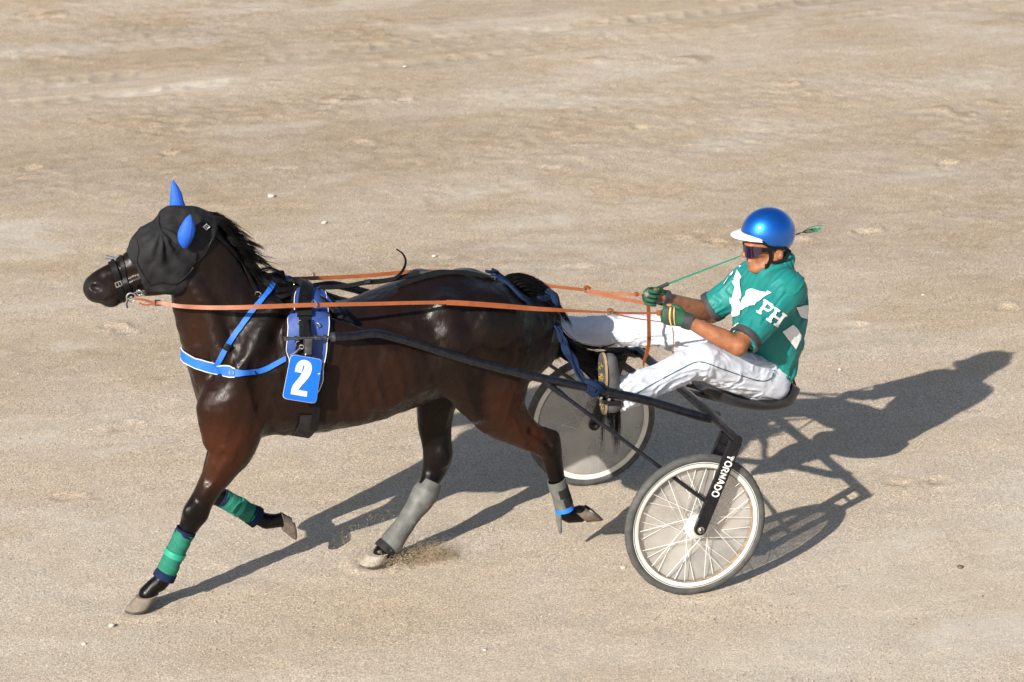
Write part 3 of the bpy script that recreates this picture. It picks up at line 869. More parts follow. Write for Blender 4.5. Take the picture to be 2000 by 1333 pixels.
def build_mane():
    rnd = random.Random(7)
    crest = smooth_path([at(392, 436, 0), at(428, 466, 0), at(460, 494, 0), at(482, 524, 0), at(493, 553, 0), at(512, 570, 0)], 400)
    A, B, Cc = [], [], []
    for i in range(150):
        u = (i+rnd.random())/150; p = crest[int(u*399)]; t = unit(crest[min(399, int(u*399)+6)]-crest[max(0, int(u*399)-6)])
        l, n, _, _ = HB.find_nearest(Vector(p+np.array([.04, rnd.gauss(0, .02), .04])))
        a = np.array(l)-np.array(n)*.004; n = np.array(n)
        side = 1 if rnd.random() < .6 else -1
        ln = rnd.uniform(.055, .10)*(1.0 if u < .8 else .75)
        d = unit(t*rnd.uniform(.5, 1.0)+n*rnd.uniform(.05, .45)+np.array([.15, .3*side*-1, rnd.gauss(-.05, .15)]))
        if rnd.random() < .10: ln *= 1.7; d = unit(np.array([.9, rnd.gauss(0, .15), rnd.gauss(-.2, .2)]))
        m = clear_of_body(a+d*ln*.5+n*.008); b = clear_of_body(a+d*ln+t*ln*.25+np.array([0, 0, -.012]))
        lock(A, B, Cc, [a, m, b], 26, .0075, rnd, .75, .05)
    for k in range(14):
        u = rnd.uniform(.1, .7); a = crest[int(u*399)]; ln = rnd.uniform(.10, .20)
        lock(A, B, Cc, [a, a+np.array([ln*.5, 0, .01]), a+np.array([ln, rnd.gauss(0, .02), rnd.gauss(-.03, .02)])], 2, .003, rnd)
    strands('mane', A, B, Cc, horse, M['hair'], .0012, 8)
build_mane()
def build_tail():
    rnd = random.Random(11)
    A, B, Cc = [], [], []
    for i in range(1500):                                     # short hair over the dock
        u = rnd.random(); p = smooth_path([at(988, 560, 0), at(1018, 552, 0), at(1040, 572, 0), at(1052, 610, 0)], 60)[int(u*59)]
        a = p+np.array([rnd.gauss(0, .015), rnd.gauss(0, .026), rnd.gauss(-.012, .01)])
        l, n, _, _ = HB.find_nearest(Vector(a)); a = np.array(l)
        dd = unit(np.array([.75, 0, .1-1.0*u])); ln = rnd.uniform(.06, .13)
        m = a+dd*ln*.5+np.array(n)*.012+np.array([0, a[1]*.1, 0]); b = a+dd*ln+np.array([.01, rnd.gauss(0, .010), -.025])+np.array(n)*.010
        q = (a+m)/2+np.array(n)*.004
        A.append(a); B.append(b); Cc.append([q, m, (m+b)/2+np.array(n)*.003, (m+b*2)/3])
    for i in range(58):                                       # locks streaming back past the driver's foot
        y = rnd.gauss(0, .022); s = rnd.gauss(0, 1); e = rnd.random()
        a = at(1048+rnd.uniform(-4, 8)+5*s, 585+rnd.uniform(-8, 60), 0)+np.array([0, y, 0])
        c1 = at(1074+6*s, 652-4*s, 0)+np.array([0, y*1.3, 0])
        c2 = at(1108+5*s, 682-6*s, .02)+np.array([0, y*1.4, 0])
        c3 = at(1146+20*e, 704-7*s-6*e, .03)+np.array([0, y*1.5, 0])
        b = at(1168+62*e, 704-8*s-20*e, .04)+np.array([0, y*1.8, 0])
        lock(A, B, Cc, [a, c1, c2, c3, b], 32, .0055, rnd, .8, .045)
    for i in range(26):                                       # fall behind the cloth strip
        y = rnd.gauss(0, .02); s = rnd.gauss(0, 1)
        a = at(1046+rnd.uniform(-4, 6), 600+rnd.uniform(-8, 40), 0)+np.array([0, y, 0])
        b = at(1075+16*s*.6, 700+rnd.uniform(-20, 15), -.01)+np.array([0, y*1.4, 0])
        lock(A, B, Cc, [a, at(1056+6*s, 655, 0)+np.array([0, y*1.3, 0]), b], 26, .006, rnd, .8, .05)
    for i in range(16):                                       # thin hank hanging below the shaft
        y = rnd.gauss(0, .018); s = rnd.gauss(0, 1); e = rnd.random()
        x = rnd.uniform(1178, 1216)
        lock(A, B, Cc, [at(1115+5*s, 695, .03)+np.array([0, y, 0]), at(1160+6*s, 735, .04)+np.array([0, y, 0]), at(x-4, 790, .05)+np.array([0, y, 0]), at(x+rnd.gauss(0, 6), 845+60*e, .05)+np.array([0, y, 0])], 12, .0055, rnd, .8, .10)
    strands('tail', A, B, Cc, horse, M['hair'], .0015, 12, 3)
build_tail()
# ================================================================== hood with ear covers
def ring_angles(a, b, n): return np.linspace(math.radians(a), math.radians(b), n)
def patch(name, bvh, poly, mat, parent, off, thick, step=6.0, guess=None, mirror=False):
    o = decal(name, bvh, [poly], mat, parent, off, step, guess)
    bm = bmesh.new(); bm.from_mesh(o.data)
    bmesh.ops.solidify(bm, geom=bm.faces[:], thickness=thick)
    bmesh.ops.recalc_face_normals(bm, faces=bm.faces)
    bm.to_mesh(o.data); bm.free(); o.data.shade_smooth(); o.data.set_sharp_from_angle(angle=math.radians(40))
    if mirror:
        w = world_loc(parent)
        me = o.data.copy(); me.transform(Matrix.Scale(-1, 4, (0, 1, 0))); me.flip_normals()
        me.transform(Matrix.Translation((0, -2*w.y, 0)))
        c = bpy.data.objects.new(name, me); COL.objects.link(c); c.parent = parent; c.location = o.location
    return o
def resample(poly, n, closed=False):
    P = np.asarray(poly, float)
    if closed: P = np.vstack([P, P[:1]])
    s = np.concatenate([[0], np.cumsum(np.linalg.norm(np.diff(P, axis=0), axis=1))])
    u = np.linspace(0, s[-1], n, endpoint=not closed)
    return np.stack([np.interp(u, s, P[:, k]) for k in range(P.shape[1])], -1)
def round_poly(P, r=6, n=4):
    P = np.asarray(P, float); out = []
    for i in range(len(P)):
        a, b, c = P[i-1], P[i], P[(i+1) % len(P)]
        u = unit(a-b); w = unit(c-b)
        for t in np.linspace(0, 1, n):
            out.append(b+u*r*(1-t)**2+w*r*t**2)
    return [tuple(p) for p in out]

def hood_material():
    m, nt, b = nmat('black_mesh_fabric')
    n = noise(nt, 14, 3)
    r = ramp(nt, n.outputs['Fac'], (.010, .010, .011), (.024, .024, .026))
    nt.links.new(r.outputs[0], b.inputs['Base Color'])
    b.inputs['Roughness'].default_value = .85; b.inputs['IOR'].default_value = 1.25
    w = noise(nt, 380, 2)
    bp = N(nt, 'ShaderNodeBump', Strength=.5, Distance=.002); nt.links.new(w.outputs['Fac'], bp.inputs['Height']); nt.links.new(bp.outputs[0], b.inputs['Normal'])
    return m
M['hood'] = hood_material()
hood = empty('horse_hood', at(330, 500, 0), 'black mesh face hood with bright blue ear covers on the horse', 'horse hood')
def build_hood():
    v = Vol((-2.75, -.24, 1.35), (-2.0, .24, 2.0), .006)
    hl = unit((.0, 1, .16))
    v.tube([st(402, 470, 0, .10, .095), st(385, 462, 0, .125, .105), st(352, 478, 0, .165, .112), st(322, 498, 0, .168, .118), st(291, 520, 0, .130, .102), st(264, 535, 0, .106, .082), st(235, 548, 0, .096, .068)], .04, lat=hl)
    v.ell(at(308, 480, -.085), (.075, .05, .075), .05); v.ell(at(312, 484, .07), (.06, .05, .06), .05)
    for sg in (-1, 1): v.ell(at(338, 535, sg*.062), (.10, .055, .10), .05)
    v.tube([st(330, 424, 0, .03, .05), st(372, 424, 0, .035, .06), st(398, 452, 0, .04, .06)], .05)
    v.tube([st(262, 500, -.115, .02, .012), st(300, 536, -.15, .02, .012), st(345, 560, -.13, .02, .012)], .04, sub=True)
    def pl(p, q, side):
        a, b = at(*p, 0), at(*q, 0); n = np.cross(b-a, (0, 1, 0)); n = unit(n)
        if n@np.array(side) < 0: n = -n
        v.cut(a, n)
    pl((246, 488), (287, 576), (-1, 0, 0)); pl((346, 577), (412, 452), (1, 0, -.6)); pl((280, 575), (350, 574), (0, 0, -1))
    vs, Q = v.surface(); vs = relax(vs, Q, 2)
    n = vnormals(vs, Q)
    p0 = at(312, 445, -.1)
    d = vs-p0; ang = np.arctan2(d[:, 2], d[:, 0]); rr = np.hypot(d[:, 0], d[:, 2])
    fold = .0065*np.sin(ang*11+2.5*vnoise(rr*9, ang, seed=3))*np.clip(rr/.08, 0, 1)*np.clip(1.4-rr/.22, 0, 1)
    fold += .0055*(1-2*np.abs(fbm(vs[:, 0]*8, vs[:, 1]*6, vs[:, 2]*8, 3, 12)))
    vs = vs+n*fold[:, None]
    me = quadmesh('face_mask', vs, Q)
    link('face_mask', me, M['hood'], hood)
    return bvh_of(vs, Q)
HOOD = build_hood()
def ear(pts, rad, flat):
    mb = MB(); P = smooth_path(pts, 16)
    mb.tube(P, rad, 18, flat=flat, up=(0, 1, 0))
    bm_v = np.array(mb.v)
    n = fbm(bm_v[:, 0]*25, bm_v[:, 1]*25, bm_v[:, 2]*25, 2, 3)
    bm_v += .003*np.stack([n, n*0, n*.3], -1)
    mb.v = [tuple(x) for x in bm_v]
    o = mb.build('ear_cover', M['blue_cloth'], hood, edge=False)
    s = MB(); c = P[2:-1]; s.tube(np.array(c)+np.array([.004, -np.interp(np.linspace(0, 1, len(c)), np.linspace(0, 1, len(rad)), rad).max()*0, 0])+np.outer(np.interp(np.linspace(.12, .94, len(c)), np.linspace(0, 1, len(rad)), rad), (.18, -flat*.98, 0)), .0016, 5)
    s.build('seam', M['blue_pad'], o)
    return o
ear([at(352, 424, .07), at(346, 398, .078), at(342, 375, .082), at(338, 352, .085)], [.036, .037, .034, .027, .017, .003], .8)
ear([at(362, 484, -.145), at(362, 466, -.155), at(367, 444, -.16), at(371, 420, -.155)], [.012, .032, .039, .036, .024, .004], .8)
def cord(bvh, pix, r, name, mat, parent, n=24, off=.004, guess=None):
    L, Nn = surf_path(bvh, pix, n, off, guess)
    return MB().tube(L, r, 7).build(name, mat, parent)
cord(HOOD, [(413, 468), (404, 488), (392, 503), (374, 520)], .004, 'cord', M['black_leather'], hood, guess=-.1)
cord(HOOD, [(384, 492), (378, 520), (362, 540), (340, 556), (318, 552), (292, 556)], .0028, 'cord', M['black_leather'], hood, guess=-.1)
cord(HOOD, [(268, 468), (272, 490), (268, 510), (276, 530), (290, 552)], .0024, 'seam', M['hood'], hood, guess=-.08)
cord(HOOD, [(312, 422), (312, 446), (330, 470), (345, 480)], .0022, 'seam', M['hood'], hood, guess=-.08)

# ================================================================== bridle
bridle = empty('bridle', at(240, 550, 0), 'black leather bridle with steel bit rings around the horse\'s muzzle', 'bridle')
def head_ring(c, d, off, w, th, name, n=48):
    """strap round the head; c, d: photo pixels of the upper and lower end"""
    a, b = at(*c, 0), at(*d, 0); m = (a+b)/2
    L, Nn = hull_ring(HB, m, unit(a-b), (0, -1, 0), ring_angles(0, 360, n+1)[:-1], off, .4, 1)
    return MB().ribbon(L, Nn, w, th, closed=True).build(name, M['black_leather'], bridle)
head_ring((218, 510), (240, 592), .003, .030, .006, 'noseband')
head_ring((221, 509), (242, 592), .0095, .012, .004, 'noseband_trim')
head_ring((236, 500), (240, 592), .004, .018, .005, 'cheek_strap')
for pix, w in (([(243, 540), (248, 555), (253, 570), (256, 580)], .018), ([(262, 552), (262, 566), (258, 578)], .014)):
    L, Nn = surf_path(HB, pix, 12, .006, -.07); MB().ribbon(L, Nn, w, .004).build('bit_strap', M['black_leather'], bridle)
bx = at(256, 581, -.085)
MB().torus(bx, (.15, 1, .1), .021, .0042, 28).build('bit_ring', M['steel'], bridle)
MB().torus(mirp(bx), (-.15, 1, .1), .021, .0042, 28).build('bit_ring', M['steel'], bridle)
MB().tube([bx, at(250, 577, 0), mirp(bx)], .006, 8, n=10).build('bit_bar', M['steel'], bridle)
MB().tube([at(250, 585, -.085), at(247, 594, -.085), at(249, 602, -.085)], .0045, 7).build('bit_shank', M['dull_steel'], bridle)
MB().torus(at(272, 572, -.088), (.4, 1, .1), .012, .003, 20).torus(at(278, 577, -.088), (.1, .6, 1), .010, .003, 20).tube([at(262, 572, -.088), at(282, 568, -.09)], .003, 6).tube([at(266, 567, -.088), at(280, 572, -.09)], .003, 6).build('curb_chain', M['steel'], bridle)
def buckle(c, ax, up, w, h, parent, r=.003, mat='steel'):
    ax = unit(ax); up = unit(up); nn = np.cross(ax, up)
    P = [c+ax*w*i+up*h*j for i, j in ((-1, -1), (-1, 1), (1, 1), (1, -1), (-1, -1))]
    mb = MB()
    for a, b in zip(P[:-1], P[1:]): mb.tube([a-unit(b-a)*r*.6, b+unit(b-a)*r*.6], r, 6)
    mb.tube([c-ax*w, c+ax*w*1.05], r*.8, 6)
    return mb.build('buckle', M[mat], parent)
l, nn = cast(HB, 231, 555, -.07); buckle(l+nn*.014, (.3, 0, -1), (1, 0, .3), .011, .013, bridle)
l, nn = cast(HOOD, 402, 444, -.05); buckle(l+nn*.008, (1, 0, -1), (1, 0, .8), .010, .009, bridle)
L, Nn = surf_path(HB, [(398, 438), (408, 452), (424, 464), (446, 484), (466, 508), (482, 535), (492, 556), (501, 572)], 40, .006, -.05)
MB().ribbon(L, Nn, .016, .004).build('check_rein', M['black_leather'], bridle)
MB().tube([at(228, 508, .05), at(216, 504, .075), at(206, 502, .09)], .008, 10).build('nose_rod', simple('grey_blue_rubber', (.09, .10, .14), .5), bridle)

# ================================================================== harness
harness = empty('harness', at(590, 850, 0), 'black and blue driving harness strapped round the horse\'s barrel, chest and back', 'harness')
pad = crop([(268, 330), (300, 250), (420, 215), (600, 235), (700, 280), (770, 340), (800, 520), (818, 700), (826, 860), (812, 1130)], 540, 540, 8.333) + crop([(708, 80), (690, 250), (655, 500), (610, 600), (540, 640), (300, 640), (180, 600), (170, 300)], 540, 680, 7.41) + crop([(212, 1250), (235, 1000), (255, 700)], 540, 540, 8.333)
cen = np.mean(pad, 0)
outer = [tuple(cen+(np.array(p)-cen)*[1.16, 1.03]) for p in pad]
patch('pad_border', HB, outer, M['black_web'], harness, .010, .012, 7, -.3, True)
patch('saddle_pad', HB, pad, M['blue_pad'], harness, .017, .010, 7, -.3, True)
pr = resample(pad, 120, True)
pr = [p for p in pr if p[0] < 575 or p[0] > 612]
for seg_ in ([p for p in pr if p[0] > 612], [p for p in pr if p[0] < 575]):
    seg_ = sorted(seg_, key=lambda p: p[1])
    L, Nn = surf_path(HB, seg_, 60, .029, -.3)
    MB().tube(L, .0021, 6).build('piping', M['white_pipe'], harness)
# black roll over the withers, billets and girth
cx = at(597, 690, 0)
sl_u = unit(at(590, 560, 0)-at(604, 660, 0))
def belt(px, py, a0, a1, w, th, off, name, mat, n=40, tilt=0.0, sweep=0.0):
    c = at(px, py, 0); L = []; Nn = []
    for a in ring_angles(a0, a1, n):                # sweep: the sides of the strap hang further forward than its top
        l_, n_ = hull_ring(HB, c-np.array([sweep*abs(math.sin(a)), 0, 0]), unit((tilt, 0, 1)), (0, -1, 0), [a], off, .8, 0)
        L.append(l_[0]); Nn.append(n_[0])
    L = np.array(L); Nn = np.array(Nn)
    for _ in range(2):
        L[1:-1] = (L[:-2]+2*L[1:-1]+L[2:])/4; Nn[1:-1] = (Nn[:-2]+2*Nn[1:-1]+Nn[2:])/4
    return MB().ribbon(L, Nn, w, th).build(name, mat, harness), L, Nn
_, RL, RN = belt(600, 690, -66, 66, [.05, .058, .062, .058, .05], .030, .010, 'saddle_roll', M['black_leather'], tilt=-.02, sweep=.10)
for a0, a1 in ((40, 47), (60, 67), (-47, -40), (-67, -60)):
    belt(600, 690, a0, a1, .068, .036, .010, 'roll_band', M['black_web'], 8, tilt=-.02, sweep=.10)
belt(575, 690, 130, 230, .085, .012, .004, 'girth', M['rubber'], 40)
for k in (-1, 1):
    belt(586, 690, 95*k, 140*k, .034, .008, .020, 'girth_strap', M['black_leather'], 24)
def ringat(px, py, Y, r=.016, rt=.0028, axis=(.7, .7, 0), name='terret', mat='steel'):
    return MB().torus(at(px, py, Y), axis, r, rt, 22).build(name, M[mat], harness)
ringat(582, 549, .06, .016, .003, (1, .4, .1)); ringat(604, 553, -.03, .014, .003, (.8, .6, .2)); ringat(614, 594, -.335, .018, .003, (.9, .35, .1)); ringat(614, 540, .335, .018, .003, (.9, -.35, .1))
ringat(587, 631, -.325, .013, .0025, (.2, 1, .2), 'dee_ring'); ringat(620, 636, -.33, .012, .0025, (.6, .7, .1), 'dee_ring'); ringat(583, 672, -.335, .012, .0025, (.3, 1, .1), 'dee_ring')
ringat(504, 575, -.11, .013, .0035, (.5, 1, .3), 'dee_ring')
# strap that carries the shaft, and its clamp
for k in (1, -1):
    P = [at(594, 622, -.345), at(598, 640, -.365), at(602, 662, -.375)]
    P = [np.array([p[0], p[1]*k, p[2]]) for p in P]
    MB().ribbon(P, (0, -k, .2), [.030, .026, .022], .006, n=10).build('tug_strap', M['black_leather'], harness)
    c = at(601, 668, -.385); c = np.array([c[0], c[1]*k, c[2]])
    MB().box(c, ((1, 0, -.05), (0, 1, 0), (.05, 0, 1)), (.018, .016, .020)).build('clamp', M['dull_steel'], harness, bevel=.003)
    c = at(601, 684, -.385); c = np.array([c[0], c[1]*k, c[2]])
    MB().box(c, ((1, 0, -.05), (0, 1, 0), (.05, 0, 1)), (.016, .013, .020)).build('clamp_block', M['dull_steel'], harness, bevel=.003)
# breast collar
def mirrored_path(pix, n, off, guess=-.2, zc=None):
    L, Nn = surf_path(HB, pix, n, off, guess)
    return L, Nn
pc = [(568, 694), (548, 706), (526, 717), (505, 724), (480, 728), (457, 728), (436, 722), (412, 717), (396, 712), (384, 708)]
L, Nn = surf_path(HB, pc, 60, .007, -.2)
z0 = L[-1][2]
front = []
for yy in (-.045, -.02, 0.0):
    l, n_, _, _ = HB.ray_cast(Vector((-3.5, yy, z0+.008)), Vector((1, 0, 0)))
    front.append((np.array(l)+np.array([-.006, 0, 0]), np.array([-1, 0, 0.1])))
near = np.array(list(L)+[f[0] for f in front]); nearn = np.array(list(Nn)+[f[1] for f in front])
full = np.vstack([near, (near*[1, -1, 1])[-2::-1]]); fulln = np.vstack([nearn, (nearn*[1, -1, 1])[-2::-1]])
keep = [0]
for i in range(1, len(full)):
    if np.linalg.norm(full[i]-full[keep[-1]]) > .012: keep.append(i)
Q_ = smooth_path(np.hstack([full[keep], fulln[keep]]), 130)
wid = np.where(np.abs(np.linspace(-1, 1, 130)) < .56, .050, .024)
wid = np.convolve(np.pad(wid, 3, 'edge'), np.ones(7)/7, 'valid')
MB().ribbon(Q_[:, :3], Q_[:, 3:], wid, .008).build('breast_collar', M['blue_web'], harness)
sel = np.abs(np.linspace(-1, 1, 130)) < .56
T = np.gradient(Q_[:, :3], axis=0); T /= np.linalg.norm(T, axis=1)[:, None]
Bn = np.cross(T, Q_[:, 3:]); Bn /= np.linalg.norm(Bn, axis=1)[:, None]
NN = Q_[:, 3:]/np.linalg.norm(Q_[:, 3:], axis=1)[:, None]
for sg in (-1, 1):
    MB().tube((Q_[:, :3]+Bn*(sg*wid/2)[:, None]+NN*.007)[sel], .0026, 5).build('collar_piping', M['white_pipe'], harness)
l, nn = cast(HB, 457, 728, -.2); MB().torus(l+nn*.014, nn, .016, .003, 22).build('collar_ring', M['steel'], harness)
l, nn = cast(HB, 496, 727, -.25); MB().box(l+nn*.018, (Nn[0], np.cross(nn, Nn[0]), nn), (.013, .010, .004)).build('collar_buckle', M['dull_steel'], harness, bevel=.002)
MB().tube([at(567, 694, -.33), at(576, 689, -.35), at(588, 679, -.375)], .0045, 7, n=8).torus(at(589, 678, -.38), (.4, 1, .2), .010, .0028, 16).build('snap_hook', M['steel'], harness)
# neck strap
L, Nn = surf_path(HB, [(424, 714), (434, 694), (446, 672), (462, 650), (480, 625), (496, 604), (512, 588), (522, 576)], 40, .007, -.15)
top = near_path(HB, [L[-1], at(529, 563, -.02), at(531, 562, .02)*[1, 1, 1]], 10, .007)
full = np.vstack([L[:-1], top[0]]); fulln = np.vstack([Nn[:-1], top[1]])
MB().ribbon(full, fulln, .025, .006).build('neck_strap', M['blue_web'], harness)
MB().ribbon((full*[1, -1, 1]), (fulln*[1, -1, 1]), .025, .006).build('neck_strap', M['blue_web'], harness)
l, nn = cast(HB, 442, 681, -.2); MB().box(l+nn*.016, (unit(at(452, 664, -.2)-at(442, 681, -.2)), np.cross(nn, unit(at(452, 664, -.2)-at(442, 681, -.2))), nn), (.016, .015, .004)).build('slide_buckle', M['black_leather'], harness, bevel=.002)
# straps lying over the withers in front of the saddle
for pts, w in (([at(521, 572, -.06), at(540, 568, -.07), at(560, 566, -.06), at(578, 560, -.03)], .022), ([at(524, 578, -.09), at(548, 581, -.11), at(566, 574, -.09), at(580, 562, -.03)], .018), ([at(532, 566, -.02), at(548, 558, -.03), at(562, 555, -.02), at(572, 558, -.01)], .012)):
    P = np.array(pts); MB().ribbon(P, (.1, -.8, .6), w, .005, n=20).build('wither_strap', M['black_leather'], harness)
MB().tube([at(574, 556, -.01), at(582, 565, -.03), at(574, 573, -.04), at(568, 571, -.04)], .004, 7, n=12).build('hook', simple('brass', (.55, .42, .2), .3, metal=1), harness)
# back strap: rides clear of the loin, then lies on the croup; loose end curls up
bk = [at(612, 562, -.01), at(645, 562, -.01), at(680, 559, -.01), at(718, 552, -.01), at(752, 549, -.01), at(790, 541, -.01), at(820, 534, -.01)]
MB().ribbon(bk, (.1, -.75, .66), .022, .006, n=40).build('back_strap', M['black_web'], harness)
MB().ribbon([at(714, 553, -.012), at(750, 550, -.02), at(772, 543, -.025), at(786, 529, -.03), at(792, 512, -.035), at(787, 497, -.03), at(774, 487, -.02)], (.2, -.9, .3), [.020, .018, .012, .006], .004, n=40).build('loose_strap_end', M['black_leather'], harness)
L, Nn = near_path(HB, [at(770, 548, -.03), at(800, 540, -.03), at(835, 530, -.03), at(880, 527, -.03), at(920, 531, -.03), at(950, 539, -.03), at(978, 547, -.03)], 50, .005)
MB().ribbon(L, Nn, [.035, .05, .05, .045, .035, .028], .008).build('croup_strap', M['black_web'], harness)
buckle(at(717, 550, -.03), (1, 0, .1), (0, -.4, 1), .014, .009, harness, mat='dull_steel')
l, nn = cast(HB, 815, 543, -.05); buckle(l+nn*.016, (1, -.1, .2), (0, -.6, .8), .014, .010, harness)
l, nn = cast(HB, 950, 545, -.05); buckle(l+nn*.016, (1, 0, -.3), (0, -.7, .7), .016, .010, harness, mat='dull_steel')
l, nn = cast(HB, 962, 549, -.06); buckle(l+nn*.014, (1, 0, -.3), (0, -.7, .7), .013, .010, harness)
for k in (1, -1):
    L, Nn = surf_path(HB, [(958, 545), (975, 549), (990, 558), (1002, 570), (1016, 583), (1030, 592)], 26, .008, -.05)
    L = L*[1, k, 1]; Nn = Nn*[1, k, 1]
    MB().ribbon(L, Nn, [.034, .03, .026, .03], .012).build('crupper', M['navy'], harness)

# ================================================================== number plate
plate_t = empty('number_plate', at(592, 785, -.40), 'bright blue plate with a white number 2 hanging on the horse\'s side', 'number plate')
pl = [(212/7.41+540, 98/7.41+680), (660/7.41+540, 172/7.41+680), (572/7.41+540, 805/7.41+680), (88/7.41+540, 728/7.41+680)]
plr = round_poly(pl, 9, 6)
def flat_poly(name, polys, Y, thick, mat, parent, tilt=0.0, z0=None):
    """a flat sheet in the plane y = Y (leaning by tilt), outline given in photo pixels"""
    def pos(x, y):
        p = at(x, y, Y)
        if tilt:
            for _ in range(6): p = at(x, y, Y+tilt*(p[2]-z0))
        return p
    loops = [[Vector((x, y, 0)) for x, y in p] for p in polys]
    tris = tessellate_polygon(loops); flatv = [q for l in loops for q in l]
    bm = bmesh.new(); vs = [bm.verts.new(pos(q.x, q.y)) for q in flatv]
    for t in tris:
        try: bm.faces.new([vs[i] for i in t])
        except ValueError: pass
    bmesh.ops.recalc_face_normals(bm, faces=bm.faces)
    if bm.faces and bm.faces[0].normal.y > 0 if False else False: pass
    r = bmesh.ops.extrude_face_region(bm, geom=bm.faces[:])
    bmesh.ops.translate(bm, verts=[g for g in r['geom'] if isinstance(g, bmesh.types.BMVert)], vec=(0, thick, 0))
    bmesh.ops.recalc_face_normals(bm, faces=bm.faces)
    me = bpy.data.meshes.new(name); bm.to_mesh(me); bm.free()
    o = link(name, me, mat, parent, smooth=False)
    return o
zp = at(592, 740, -.40)[2]
flat_poly('plate', [plr], -.402, .004, M['blue_plate'], plate_t, -.12, zp)
edge_ = [tuple(np.mean(plr, 0)+(np.array(p)-np.mean(plr, 0))*[1.018, 1.013]) for p in plr]
flat_poly('plate_rim', [edge_], -.3995, .003, M['white_pipe'], plate_t, -.12, zp)
two = crop([(268, 345), (272, 310), (282, 270), (300, 230), (325, 200), (360, 180), (395, 173), (430, 178), (465, 192), (490, 215), (505, 245), (512, 285), (508, 330), (495, 375), (470, 420), (440, 460), (405, 500), (370, 535), (345, 565), (328, 590), (320, 610), (447, 632), (438, 707), (207, 668), (212, 625), (222, 580), (240, 540), (270, 500), (305, 460), (340, 415), (365, 375), (385, 335), (400, 300), (407, 270), (402, 252), (392, 252), (382, 270), (372, 320), (365, 362)], 540, 680, 7.41)
flat_poly('digit', [two], -.4035, .001, M['white_print'], plate_t, -.12, zp)
flat_poly('mark', [crop([(596, 372), (604, 368), (612, 378), (628, 360), (632, 366), (612, 390)], 540, 680, 7.41)], -.4035, .001, M['white_print'], plate_t, -.12, zp)
MB().tube([at(598, 684, -.39), at(597, 694, -.397)], .004, 6).build('hanger', M['dull_steel'], plate_t)

# ================================================================== bandages and boots
def sleeve(path, rad, name, mat, parent, n=40, wraps=0, amp=.0016, seg=26, flat=None, thick=.006):
    P = smooth_path(path, n); mb = MB()
    rr = np.interp(np.linspace(0, 1, n), np.linspace(0, 1, len(rad)), rad)
    full = np.vstack([P, P[-1:], P[-1:], P[:1], P[:1]])
    T = np.gradient(P, axis=0); T /= np.linalg.norm(T, axis=1)[:, None]
    Nv = unit(np.cross(T[0], (0, 1, 0))); vs = []
    for i in range(n):
        Nv = unit(Nv-T[i]*(Nv@T[i])); B = np.cross(T[i], Nv)
        for k in range(seg):
            a = 2*math.pi*k/seg; r = rr[i]
            if wraps:
                ph = (i/n*wraps+k/seg) % 1.0
                r += amp*(1-ph)*2-amp
            r += .0012*math.sin(3*a+i*.5)
            vs.append(P[i]+r*(math.cos(a)*Nv+math.sin(a)*B*(flat or 1)))
    for ring, tt in ((n-1, T[-1]), (0, -T[0])):
        base = [np.array(vs[ring*seg+k]) for k in range(seg)]; c = P[ring]
        for k in range(seg): vs.append(c+(base[k]-c)*(1-thick/np.linalg.norm(base[k]-c)))
    fs = [(i*seg+k, i*seg+(k+1) % seg, (i+1)*seg+(k+1) % seg, (i+1)*seg+k) for i in range(n-1) for k in range(seg)]
    fs += [((n-1)*seg+k, (n-1)*seg+(k+1) % seg, n*seg+(k+1) % seg, n*seg+k) for k in range(seg)]
    fs += [((k+1) % seg, k, (n+1)*seg+k, (n+1)*seg+(k+1) % seg) for k in range(seg)]
    mb.add(vs, fs)
    return mb.build(name, mat, parent)
def sub(path, a, b, n=8):
    P = smooth_path(path, 101); return P[int(a*100):int(b*100)+1:max(1, int((b-a)*100/n))]
bl = [at(364, 1035, -.14), at(345, 1074, -.134), at(320, 1129, -.128)]
lb = empty('leg_bandage', bl[-1], 'green leg bandage with navy edges on the foreleg standing on the sand', 'leg bandage', 'green bandages on the forelegs')
sleeve(sub(bl, .05, .90), [.0485, .047, .046, .050], 'wrap', M['green_bandage'], lb, 44, 5)
sleeve(sub(bl, .86, 1.0), [.050, .053, .054], 'lower_band', M['navy'], lb, 10)
sleeve(sub(bl, 0, .10), [.049, .048], 'upper_band', M['navy'], lb, 8)
sleeve(sub(bl, .44, .55), [.0515, .0515], 'tape', M['light_green'], lb, 8)
br = [at(432, 972, .15), at(465, 990, .146), at(503, 1012, .14)]
rb = empty('leg_bandage', br[-1], 'green leg bandage with navy edge on the lifted foreleg', 'leg bandage', 'green bandages on the forelegs')
sleeve(sub(br, .05, .86), [.046, .047, .046, .050], 'wrap', M['green_bandage'], rb, 44, 5)
sleeve(sub(br, .80, 1.0), [.050, .053, .054], 'lower_band', M['navy'], rb, 10)
sleeve(sub(br, 0, .10), [.047, .047], 'upper_band', M['navy'], rb, 8)
sleeve(sub(br, .44, .54), [.0505, .0505], 'tape', M['light_green'], rb, 8)
bh = [at(842, 940, .135), at(832, 962, .12), at(803, 1006, .085), at(772, 1050, .047), at(758, 1070, .035)]
gb = empty('leg_boot', bh[-1], 'dusty grey shin boot on the hind leg standing on the sand', 'leg boot', 'grey boots on the hind legs')
sleeve(bh, [.052, .066, .062, .052, .049, .050, .056, .058], 'shell', M['grey_boot'], gb, 40, seg=30)
for u in (.5, .62, .74):
    p = smooth_path(bh, 101)[int(u*100)]; MB().box(p+np.array([.052, -.012, .015]), ((.5, -.3, .8), (0, 1, .3), (1, 0, -.5)), (.016, .014, .005)).build('strap_end', M['dark_boot'], gb, bevel=.002)
sleeve([at(759, 1066, .035), at(749, 1077, .03)], [.058, .058], 'rubber_ring', M['dark_boot'], gb, 6)
bh2 = [at(1086, 938, -.15), at(1094, 965, -.15), at(1103, 996, -.15)]
